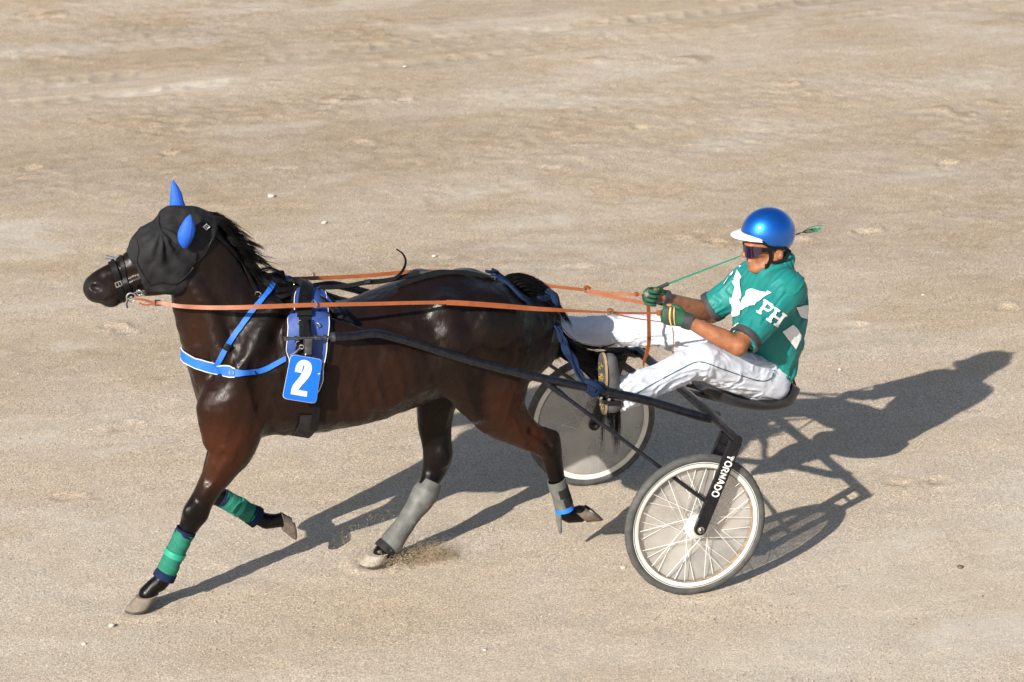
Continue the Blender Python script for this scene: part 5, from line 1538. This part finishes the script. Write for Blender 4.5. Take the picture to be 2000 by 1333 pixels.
# ---- jacket
M['jacket'] = simple('green_jacket_cloth', (.008, .165, .150), .55, var=.10, vscale=18, bump=.2, bscale=280, spec=.35)
M['cuff'] = simple('charcoal_cuff', (.030, .030, .034), .75, var=.2, bump=.3, bscale=300)
cufN, cufF = at(1455, 663, -.325), at(1391, 600, .285)
def build_jacket():
    v = Vol((.10, -.50, .68), (1.0, .50, 1.58), .005)
    v.tube([row(at(1514, 716, 0), .095, .160), row(at(1508, 690, 0), .125, .175), row(at(1502, 655, 0), .165, .195), row(at(1504, 615, 0), .172, .205), row(at(1511, 580, 0), .150, .20), row(at(1514, 553, 0), .105, .15), row(at(1514, 535, 0), .07, .085)], .04)
    for sh_, el_, cf in ((shN, elN, cufN), (shF, elF, cufF)):
        d = unit(cf-sh_)
        v.tube_cut([row(sh_-d*.03, .085, .085), row(sh_*.6+cf*.4, .083, .080), row(sh_*.25+cf*.75, .076, .074), row(cf, .073, .071)], .05)
    v.tube([row(shN, .075, .075), row(at(1505, 545, 0), .06, .07), row(shF, .075, .075)], .06, lat=(1, 0, 0))
    # collar
    v.tube([row(at(1492, 534, -.05), .022, .02), row(at(1520, 528, -.068), .026, .02), row(at(1538, 512, -.03), .034, .02), row(at(1532, 506, .03), .034, .02), row(at(1505, 520, .065), .024, .02), row(at(1484, 530, .04), .02, .02)], .03)
    vs, Q = v.surface(); vs = relax(vs, Q, 1)
    vs = folds(vs, Q, [(at(1505, 715, 0), at(1512, 560, 0)), (shN, cufN), (shF, cufF)], .0085, 11, 21)
    n = vnormals(vs, Q)
    low = np.exp(-((vs[:, 2]-at(1510, 712, 0)[2])/.05)**2)                    # gathers at the hem
    ang = np.arctan2(vs[:, 1], vs[:, 0]-at(1510, 700, 0)[0])
    vs = vs+n*(low*.006*np.sin(ang*15+3*vnoise(vs[:, 2]*20, ang)))[:, None]
    link('jacket', quadmesh('jacket', vs, Q), M['jacket'], person)
    return bvh_of(vs, Q)
JB = build_jacket()
for sh_, cf, r in ((shN, cufN, .082), (shF, cufF, .082)):
    d = unit(cf-sh_)
    sleeve([cf-d*.020, cf-d*.004, cf+d*.012], [r, r, r*.99], 'cuff', M['cuff'], person, 8, seg=30, thick=.012)
# prints on the jacket
JP = person
vemb = crop([(492, 275), (568, 385), (535, 450), (545, 560), (570, 740), (560, 800), (528, 802), (548, 905), (600, 790), (640, 760), (660, 665), (690, 640), (740, 618), (800, 622), (860, 655), (1000, 690), (1040, 655), (1110, 700), (960, 790), (885, 862), (860, 850), (805, 935), (690, 935), (560, 1010), (545, 1100), (400, 1135), (385, 1020), (405, 980), (385, 900), (380, 800), (400, 760), (450, 570), (395, 495)], 1390, 500, 9.52)
o = decal('chest_emblem', JB, [vemb], M['white_print'], JP, .0075, 3, -.1); tag(o, 'large white V on the chest')
big = lambda P, s: [tuple(np.mean(P, 0)+(np.array(p)-np.mean(P, 0))*s) for p in P]
M['print_edge'] = simple('dark_green_print', (.006, .05, .045), .6)
M['pale_print'] = simple('pale_lilac_print', (.55, .54, .64), .6, var=.1)
M['badge'] = simple('badge_blue', (.42, .52, .66), .6, var=.5, vscale=200)
decal('badge_lilac', JB, [crop([(650, 800), (700, 790), (790, 810), (850, 800), (820, 850), (740, 870), (690, 860)], 1390, 500, 9.52)], M['pale_print'], JP, .0095, 3, -.1)
decal('badge', JB, [crop([(712, 700), (725, 682), (750, 690), (790, 690), (815, 705), (810, 728), (780, 738), (735, 735)], 1390, 500, 9.52)], M['badge'], JP, .0095, 3, -.1)
for P in ([(345, 770), (375, 800), (370, 870), (348, 890)], [(535, 180), (560, 205), (535, 237), (520, 210)], [(272, 1240), (290, 1235), (345, 1330), (340, 1420), (275, 1400), (262, 1320)], [(345, 1330), (420, 1320), (505, 1262), (490, 1340), (430, 1400), (340, 1420)], [(405, 296), (412, 330), (385, 372), (335, 392), (285, 480), (255, 528), (222, 545), (300, 440), (372, 335)]):
    decal('jacket_patch', JB, [crop(P, 1390, 500, 9.52)], M['white_print'], JP, .007, 3, -.0)
def glyph(loops, o, u, vv):
    return [[(1390+(o[0]+x*u[0]+y*vv[0])/9.52, 500+(o[1]+x*u[1]+y*vv[1])/9.52) for x, y in l] for l in loops]
P_ = [[(-.12, 0), (.40, 0), (.40, .14), (.27, .14), (.27, .40), (.68, .40), (.9, .5), (1, .7), (.9, .9), (.7, 1), (-.12, 1), (-.12, .86), (0, .86), (0, .14), (-.12, .14)], [(.27, .55), (.27, .86), (.6, .86), (.73, .78), (.73, .63), (.6, .55)]]
H_ = [[(-.1, 0), (.38, 0), (.38, .14), (.27, .14), (.27, .42), (.73, .42), (.73, .14), (.62, .14), (.62, 0), (1.1, 0), (1.1, .14), (1, .14), (1, .86), (1.1, .86), (1.1, 1), (.62, 1), (.62, .86), (.73, .86), (.73, .58), (.27, .58), (.27, .86), (.38, .86), (.38, 1), (-.1, 1), (-.1, .86), (0, .86), (0, .14), (-.1, .14)]]
o = decal('letter', JB, glyph(P_, (838, 1065), (178, 112), (165, -235)), M['white_print'], JP, .006, 3, -.3); tag(o, 'white letter P on the sleeve')
o = decal('letter', JB, glyph(H_, (1018, 1205), (178, 118), (180, -232)), M['white_print'], JP, .006, 3, -.3); tag(o, 'white letter H on the sleeve')
for P in ([(492, 262), (650, 240), (648, 300), (628, 425), (560, 400), (542, 385)], [(320, 585), (452, 495), (520, 560), (556, 630), (552, 680), (488, 815), (430, 740)]):
    decal('jacket_band', JB, [crop(P, 1480, 560, 6.664)], M['white_print'], JP, .006, 3, -.1)
for P in ([(488, 258), (560, 248), (648, 236)], [(322, 590), (380, 665), (436, 745), (486, 815)], [(455, 497), (520, 560), (560, 625)], [(562, 403), (600, 415), (628, 428)]):
    cord(JB, crop(P, 1480, 560, 6.664), .0018, 'piping', M['print_edge'], person, 12, .004, -.1)
# ---- shoes
M['shoe'] = simple('grey_suede', (.060, .060, .064), .8, var=.3, bump=.4, bscale=200)
M['sole_edge'] = simple('tan_sole_edge', (.30, .20, .13), .7, var=.2)
M['sole'] = simple('dusty_sole', (.05, .044, .036), .85, var=.6, vscale=60, bump=.5, bscale=90)
M['straw'] = simple('straw_bits', (.42, .30, .03), .8, var=.5, vscale=80)
def shoe(toe, heel, ank, sgn):
    """sole runs from heel to toe, pressed against the foot rest"""
    up = unit(toe-heel); c = (toe+heel)/2
    nrm = unit(np.array([-1, .0, .0])-up*(np.array([-1, 0, 0])@up))              # way the sole faces
    sd_ = np.cross(up, nrm); L = np.linalg.norm(toe-heel)/2
    def outline(s, n=30):
        out = []
        for k in range(n):
            a = 2*math.pi*k/n; t = math.sin(a); w = math.cos(a)
            wd = .046+.007*t-.010*math.exp(-((t+.15)/.3)**2)
            out.append(c+up*(L*s*math.copysign(abs(t)**.85, t))+sd_*(wd*s*math.copysign(abs(w)**.8, w)))
        return out
    sole = MB(); n = 30; a = [p+nrm*.012 for p in outline(.95)]; b = [p+nrm*.006 for p in outline(1.0)]; d = [p-nrm*.006 for p in outline(1.0)]
    sole.add(a+b, [tuple(range(n))]+[(i, (i+1) % n, n+(i+1) % n, n+i) for i in range(n)]+[tuple(range(2*n-1, n-1, -1))])
    v = Vol(np.minimum(np.minimum(toe, heel), ank)-.09, np.maximum(np.maximum(toe, heel), ank)+.09, .004)
    back = -nrm
    v.tube([row(toe-up*.045+back*.032, .036, .044), row(c+up*.02+back*.038, .042, .040), row(heel+up*.075+back*.045, .050, .038), row(heel+up*.045+back*.045, .042, .038)], .02, lat=sd_)
    v.tube([row(heel+up*.07+back*.05, .05, .040), row(ank, .050, .046), row(ank+unit(ank-heel)*.03, .046, .045)], .02, lat=sd_)
    v.cut(c-nrm*.004, nrm)
    vs, Q = v.surface(); vs = relax(vs, Q, 2)
    o = link('shoe', quadmesh('shoe', vs, Q), M['shoe'], person)
    sole.build('sole', M['sole'], o)
    wl = MB(); wl.add(b+d, [(i, (i+1) % n, n+(i+1) % n, n+i) for i in range(n)]+[tuple(range(n))]+[tuple(range(2*n-1, n-1, -1))]); wl.v = [tuple(np.array(p)-nrm*.0005) for p in wl.v]
    wl.build('welt', M['sole_edge'], o)
    rnd = random.Random(5); sb = MB()
    for i in range(70):
        p = c+up*L*rnd.uniform(-.8, .75)+sd_*rnd.uniform(-.03, .03)+nrm*.0125; dd = unit(np.array([rnd.gauss(0, 1) for _ in range(3)])); dd = unit(dd-nrm*(dd@nrm))
        sb.box(p, (dd, np.cross(nrm, dd), nrm), (rnd.uniform(.002, .006), .0014, .001))
    sb.build('straw', M['straw'], o, smooth=False)
    return o
shoe(at(1178, 690, -.425), at(1180, 810, -.405), at(1210, 772, -.405), 1)
shoe(at(1062, 588, .425), at(1064, 706, .405), at(1094, 655, .405), -1)
# ---- gloves
M['glove'] = simple('green_glove', (.008, .066, .030), .75, var=.2, bump=.4, bscale=220)
M['glove_dark'] = simple('dark_glove_band', (.030, .032, .034), .7, var=.25, bump=.4, bscale=220)
M['glove_grey'] = simple('grey_glove_palm', (.16, .145, .13), .85, var=.35, vscale=60, bump=.5, bscale=120)
M['yellow'] = simple('yellow_stitch', (.60, .36, .05), .6, var=.1)
def hand(wr, fw, up, bk, lo, hi):
    """fist: fw = wrist to knuckles, up = thumb side, bk = back of the hand; fingers curl towards -bk"""
    fw = unit(fw); up = unit(up-fw*(up@fw)); bk = unit(bk-fw*(bk@fw)-up*(bk@up))
    q = lambda f, u, b: wr+fw*f+up*u+bk*b
    v = Vol(lo, hi, .003)
    v.tube([row(q(-.005, 0, 0), .032, .028), row(q(.03, .002, .002), .040, .022), row(q(.062, .004, .006), .044, .019), row(q(.078, .004, .006), .042, .016)], .012, lat=bk, step=.01)
    for i in range(4):
        u = .036-.0225*i; ln = [1, 1.08, 1.02, .84][i]; r = [.0112, .0115, .011, .0098][i]
        P = [q(.072, u, .006), q(.098*ln**.3, u-.001, -.002), q(.104*ln**.3, u-.002, -.024*ln), q(.084, u-.002, -.042*ln), q(.060, u-.001, -.036)]
        v.tube([row(p, r*(1-.06*k), r*(1-.06*k)) for k, p in enumerate(P)], .004, lat=bk, step=.006)
    v.tube([row(q(.015, .030, -.012), .015, .015), row(q(.045, .046, -.020), .0135, .0135), row(q(.072, .046, -.026), .012, .012)], .012, lat=bk, step=.006)
    vs, Q = v.surface(); vs = relax(vs, Q, 1, .4)
    return vs, Q, q
fwN = unit(at(1290, 614, -.225)-wrN); vs, Q, q = hand(wrN+fwN*.012, fwN, np.array([0, 0, 1.0]), np.array([.1, -1, .1]), wrN-.16, wrN+.16)
gN = link('glove', quadmesh('glove', vs, Q), M['glove'], person); GN = bvh_of(vs, Q)
tag(gN, 'green glove with grey band and two yellow stripes')
MB().tube([q(.070, .047, -.026), q(.092, .044, -.028), q(.098, .042, -.028)], [.0105, .0100, .006], 10, n=8).build('thumb', M['skin'], gN)
decal('glove_band', GN, [crop([(770, 660), (985, 668), (1000, 800), (985, 950), (1010, 1105), (900, 1130), (790, 1105), (750, 1040), (775, 960), (760, 800)], 1230, 540, 11.108)], M['glove_dark'], gN, .0015, 2.5, -.25)
for P in ([(868, 668), (905, 668), (885, 780), (880, 900), (900, 1020), (935, 1110), (915, 1125), (885, 1060), (852, 930), (850, 800)], [(945, 672), (975, 672), (965, 800), (968, 950), (985, 1040), (1012, 1100), (992, 1108), (962, 1020), (948, 900), (942, 780)]):
    decal('stripe', GN, [crop(P, 1230, 540, 11.108)], M['yellow'], gN, .0026, 2.5, -.25)
sleeve([wrN-fwN*.024, wrN+fwN*.004, wrN+fwN*.018], [.041, .041, .040], 'glove_cuff', M['glove_dark'], gN, 8, seg=22, thick=.006, flat=.85)
fwF = unit(at(1240, 577, .10)-wrF); vs, Q, q = hand(wrF+fwF*.010, fwF, np.array([.15, 0, 1.0]), np.array([.25, 1, .1]), wrF-.16, wrF+.16)
gF = link('glove', quadmesh('glove', vs, Q), M['glove'], person); GF = bvh_of(vs, Q)
tag(gF, 'green and grey glove gripping the whip')
MB().tube([q(.062, .046, -.026), q(.084, .036, -.034), q(.090, .026, -.038)], [.0125, .0120, .008], 10, n=8).build('thumb', M['skin'], gF)
decal('palm', GF, [crop([(600, 400), (650, 345), (720, 360), (760, 430), (740, 560), (650, 600), (560, 580), (600, 480)], 1230, 540, 11.108)], M['glove_grey'], gF, .0015, 2.5, .1)
decal('finger_tip', GF, [crop([(290, 380), (390, 310), (420, 400), (360, 460), (310, 430)], 1230, 540, 11.108)], M['glove_grey'], gF, .0015, 2.5, .1)
decal('finger_tip', GF, [crop([(170, 400), (240, 370), (285, 420), (250, 485), (190, 480)], 1230, 540, 11.108)], M['glove_dark'], gF, .0015, 2.5, .1)
sleeve([wrF-fwF*.024, wrF+fwF*.004, wrF+fwF*.014], [.041, .041, .040], 'glove_cuff', M['glove_dark'], gF, 8, seg=22, thick=.006, flat=.85)

# ---- helmet, strap and sunglasses
def helmet_material():
    m, nt, b = nmat('metallic_blue_shell')
    n = noise(nt, 600, 2); r = ramp(nt, n.outputs['Fac'], (.002, .10, .46), (.003, .15, .62)); nt.links.new(r.outputs[0], b.inputs['Base Color'])
    b.inputs['Metallic'].default_value = .85; b.inputs['Roughness'].default_value = .38
    b.inputs['Coat Weight'].default_value = 1.0; b.inputs['Coat Roughness'].default_value = .09
    return m
HM = at(1501, 455, 0)
def build_helmet():
    hf = unit(FW+np.array([0, 0, .14])); hu = unit(UP-FW*.14)
    nu, nv = 72, 26; vs = []
    def tmax(ph):
        a = abs(ph)                           # 0 = front, pi = back
        return math.radians(np.interp(math.degrees(a), [0, 40, 62, 80, 95, 110, 125, 150, 180], [89, 90, 94, 108, 111, 112, 122, 131, 133]))
    def pos(ph, th, g=1.0):
        f = math.cos(ph)*math.sin(th); l = math.sin(ph)*math.sin(th); u = math.cos(th)
        rf = .138 if f > 0 else .134
        return HM+hf*(f*rf*g)+LT*(l*.112*g)+hu*(u*(.128 if u > 0 else .120)*g)
    for lay in (1.0, .93):
        for i in range(nu):
            ph = -math.pi+2*math.pi*i/nu; tm = tmax(ph)
            for j in range(nv): vs.append(pos(ph, tm*(j+.02)/(nv-1), lay))
    fs = []
    for lay in (0, 1):
        o = lay*nu*nv
        fs += [(o+i*nv+j, o+((i+1) % nu)*nv+j, o+((i+1) % nu)*nv+j+1, o+i*nv+j+1) for i in range(nu) for j in range(nv-1)]
        fs.append(tuple(o+i*nv for i in range(nu)))
    o = nu*nv
    fs += [(i*nv+nv-1, ((i+1) % nu)*nv+nv-1, o+((i+1) % nu)*nv+nv-1, o+i*nv+nv-1) for i in range(nu)]
    mb = MB(); mb.add(vs, fs)
    h = mb.build('helmet', helmet_material(), person)
    tag(h, 'shiny blue helmet with white peak')
    edge = [pos(-math.pi+2*math.pi*i/nu, tmax(-math.pi+2*math.pi*i/nu), .985) for i in range(nu)]
    MB().tube(edge+edge[:1], .0045, 7, cap=False).build('edge_trim', M['black_leather'], h)
    # peak
    vs = []; n = 25; m = 7
    for lay in (0, .005):
        for i in range(n):
            ph = math.radians(-66+132*i/(n-1)); ext = .052*max(0, math.cos(ph*90/66))**.6
            b0 = pos(ph, tmax(ph)-.05, 1.0); d = unit(hf*math.cos(ph*.6)+LT*math.sin(ph*.6)*.6-hu*.22)
            for j in range(m):
                s = j/(m-1); vs.append(b0+d*ext*s-hu*(.006*s*s)-hu*lay)
    fs = []
    for lay in (0, 1):
        o = lay*n*m; fs += [(o+i*m+j, o+(i+1)*m+j, o+(i+1)*m+j+1, o+i*m+j+1) for i in range(n-1) for j in range(m-1)]
    for i in range(n-1):
        for j in (0, m-1): fs.append((i*m+j, (i+1)*m+j, n*m+(i+1)*m+j, n*m+i*m+j))
    mb = MB(); mb.add(vs, fs); mb.build('peak', simple('white_peak', (.60, .60, .63), .3, var=.04), h)
    web = M['black_web']
    for s in (1, -1):
        MB().ribbon([hp(.028, .030, .086*s), hp(.022, -.010, .082*s), hp(.020, -.050, .075*s), hp(.040, -.095, .060*s), hp(.052, -.125, .03*s), hp(.055, -.132, 0)], LT*s*np.array([1, 1, 1])+np.array([0, 0, -.1]), .017, .004, n=24).build('chin_strap', web, h)
        MB().ribbon([hp(-.085, -.030, .070*s), hp(-.045, -.062, .076*s), hp(-.005, -.070, .075*s), hp(.022, -.062, .075*s)], LT*s, .014, .004, n=16).build('rear_strap', web, h)
    MB().box(hp(.038, -.088, .067), (LT, UP, FW), (.006, .013, .010)).build('strap_clip', M['black_leather'], h, bevel=.003)
    # padding at the temple
    MB().tube([hp(.10, .046, .050), hp(.06, .044, .082), hp(.01, .018, .094), hp(-.05, .0, .09), hp(-.085, -.03, .066)], [.006, .008, .009, .009, .007], 8, n=20).build('liner', M['black_web'], h)
build_helmet()
def build_glasses():
    m, nt, b = nmat('purple_mirror_lens')
    n = noise(nt, 9, 2); r = ramp(nt, n.outputs['Fac'], (.010, .005, .022), (.022, .006, .012)); nt.links.new(r.outputs[0], b.inputs['Base Color'])
    b.inputs['Roughness'].default_value = .06; b.inputs['Specular IOR Level'].default_value = .8; b.inputs['Coat Weight'].default_value = .5
    nu, nv = 26, 8; vs = []
    for lay in (0, .003):
        for i in range(nu):
            ph = math.radians(-78+156*i/(nu-1))
            lo = -.036+.010*(abs(ph)/1.36)**2+.022*max(0, abs(ph)-.85)/.5; hi = .026-.010*max(0, abs(ph)-.9)
            if abs(ph) < .2: lo = -.012
            for j in range(nv):
                u = lo+(hi-lo)*j/(nv-1)
                vs.append(hp(.036+(.098-lay)*math.cos(ph), u-.004, (.081-lay)*math.sin(ph)))
    fs = []
    for lay in (0, 1):
        o = lay*nu*nv; fs += [(o+i*nv+j, o+(i+1)*nv+j, o+(i+1)*nv+j+1, o+i*nv+j+1) for i in range(nu-1) for j in range(nv-1)]
    mb = MB(); mb.add(vs, fs); g = mb.build('sunglasses', m, person)
    tag(g, 'dark purple wraparound sunglasses')
    for s in (1, -1):
        MB().ribbon([hp(.062, .006, .082*s), hp(.03, .004, .086*s), hp(-.01, .0, .086*s)], LT*s, [.026, .014, .010], .004, n=12).build('temple_arm', M['black_leather'], g)
build_glasses()

# ================================================================== whip
whip = empty('whip', at(1280, 568, .13), 'thin green driving whip with dark grip held in the driver\'s far hand', 'whip')
w0, w1, w2 = at(1262, 574, .12), at(1304, 555, .135), at(1588, 446, .20)
MB().tube([w0, w1], [.010, .009], 10, n=6).lathe(w1, w1-w0, [(.010, -.008), (.011, 0), (.008, .004)], 10).build('grip', M['glove_dark'], whip)
MB().tube([w1, w2], [.0050, .0035, .0022], 8, n=20).build('rod', simple('green_fibreglass', (.012, .20, .125), .35, var=.1), whip)
u_ = lambda t: w1+(w2-w1)*t
MB().tube([u_(.885), u_(.905)], .0042, 8).build('binding', M['blue_pad'], whip)
tm = simple('green_cord', (.010, .18, .11), .7)
for k in range(4):
    a = u_(.92); e = at(1606-k*3, 441+4*k, .2)
    MB().tube([a, (a+e)/2+np.array([0, 0, .012*math.cos(k*2)]), e, at(1600-k*2, 449-k, .2), u_(.97)], .0022, 5, n=18).build('lash', tm, whip)

# ================================================================== loose stones and kicked-up sand
stone_m = simple('pale_stone', (.46, .43, .38), .85, var=.15, vscale=60, bump=.4)
rnd = random.Random(3)
stones = [(634, 435, .020, 'small pale stone on the sand behind the horse\'s neck'), (848, 500, .016, 'tiny pale stone just behind the horse\'s croup'), (529, 383, .026, 'flat pale stone on the sand above the horse\'s withers'),
          (1217, 1109, .014, 'tiny white stone beside the near wheel'), (218, 1222, .016, 'white stone in front of the planted front hoof'), (163, 1258, .011, 'tiny pale stone lowest at the left edge of the sand'),
          (791, 130, .016, 'small pale stone by the tyre tracks'), (1803, 576, .012, 'tiny pale stone far right of the driver\'s back'), (1640, 722, .010, 'tiny pale stone in the driver\'s shadow edge'), (1875, 1108, .016, 'dark chip of stone at the lower right'), (947, 1270, .012, 'small stone at the bottom edge of the picture')]
for i, (px, py, r, lab) in enumerate(stones):
    p = atz(px, py, r*.35); bm = bmesh.new(); bmesh.ops.create_icosphere(bm, subdivisions=2, radius=r)
    for v in bm.verts:
        n_ = 1+.35*float(vnoise(np.array(v.co.x/r*1.3+i*7), np.array(v.co.y/r*1.3), np.array(v.co.z/r*1.3), 5))
        v.co = Vector((v.co.x*n_, v.co.y*n_*.8, v.co.z*n_*.6))
    me = bpy.data.meshes.new('pebble'); bm.to_mesh(me); bm.free(); me.transform(Matrix.Translation(Vector(p)))
    o = link('pebble', me, stone_m if 'dark' not in lab else M['hoof'], None, loc=p)
    tag(o, lab, 'pebble', 'loose stones on the track')
def grains(name, pts, r, mat, label, cat):
    n = len(pts); T = np.array([[1, 1, 1], [1, -1, -1], [-1, 1, -1], [-1, -1, 1]])*.6
    vs = np.repeat(pts, 4, 0)+np.tile(T, (n, 1))*np.repeat(r, 4)[:, None]*(.6+.8*np.random.RandomState(2).rand(n*4, 3))
    f = np.array([[0, 1, 2], [0, 3, 1], [0, 2, 3], [1, 3, 2]]); fs = (f[None]+4*np.arange(n)[:, None, None]).reshape(-1, 3)
    o = link(name, quadmesh(name, vs, fs), mat, None, smooth=False); tag(o, label, cat, kind='stuff'); return o
rs = np.random.RandomState(8)
P = []
for px, py, Y, sx, sz, n in ((800, 1084, .05, .085, .028, 2600), (760, 1092, .0, .06, .020, 900), (842, 1080, .07, .06, .022, 1500), (690, 1055, .12, .06, .04, 300), (735, 1030, .1, .08, .06, 260), (800, 1010, .12, .09, .08, 160), (590, 1045, .1, .03, .04, 60), (865, 1082, .05, .05, .015, 700)):
    c = at(px, py, Y); q_ = rs.normal(0, 1, (n, 3))*[sx, .05, sz]+c; q_[:, 2] = np.maximum(np.abs(q_[:, 2]), .004); P.append(q_)
P = np.vstack(P)
grains('kicked_sand', P, rs.uniform(.0012, .0034, len(P)), simple('loose_sand', (.46, .36, .23), .95, var=.35, vscale=90), 'spray of sand grains kicked up behind the planted hind hoof', 'sand')
# coarse grit lying on the sand
n = 42000
u, w = rs.rand(n), rs.rand(n)**1.6
px, py = u*2060-30, 1350-1380*w
d = V[None]+R[None]*((px-1000)/FPX)[:, None]+U[None]*((666.5-py)/FPX)[:, None]
g = CAM+d*((-CAM[2])/d[:, 2])[:, None]
gr = np.minimum(rs.gamma(1.6, .0008, n)+.0011, .0055)
g[:, 2] = gr*.4+.004*fbm(g[:, 0]*5, g[:, 1]*7, oct=1, seed=9)
def grit_material():
    m, nt, b = nmat('grit')
    gi = N(nt, 'ShaderNodeNewGeometry'); r = nt.nodes.new('ShaderNodeValToRGB')
    e = r.color_ramp.elements; e[0].color = (.16, .15, .14, 1); e[1].color = (.78, .72, .64, 1); x = e.new(.5); x.color = (.58, .48, .34, 1)
    nt.links.new(gi.outputs['Random Per Island'], r.inputs[0]); nt.links.new(r.outputs[0], b.inputs['Base Color']); b.inputs['Roughness'].default_value = .9; b.inputs['Specular IOR Level'].default_value = .15
    return m
grains('grit', g, gr, grit_material(), 'coarse sand grains and grit strewn over the track', 'grit')
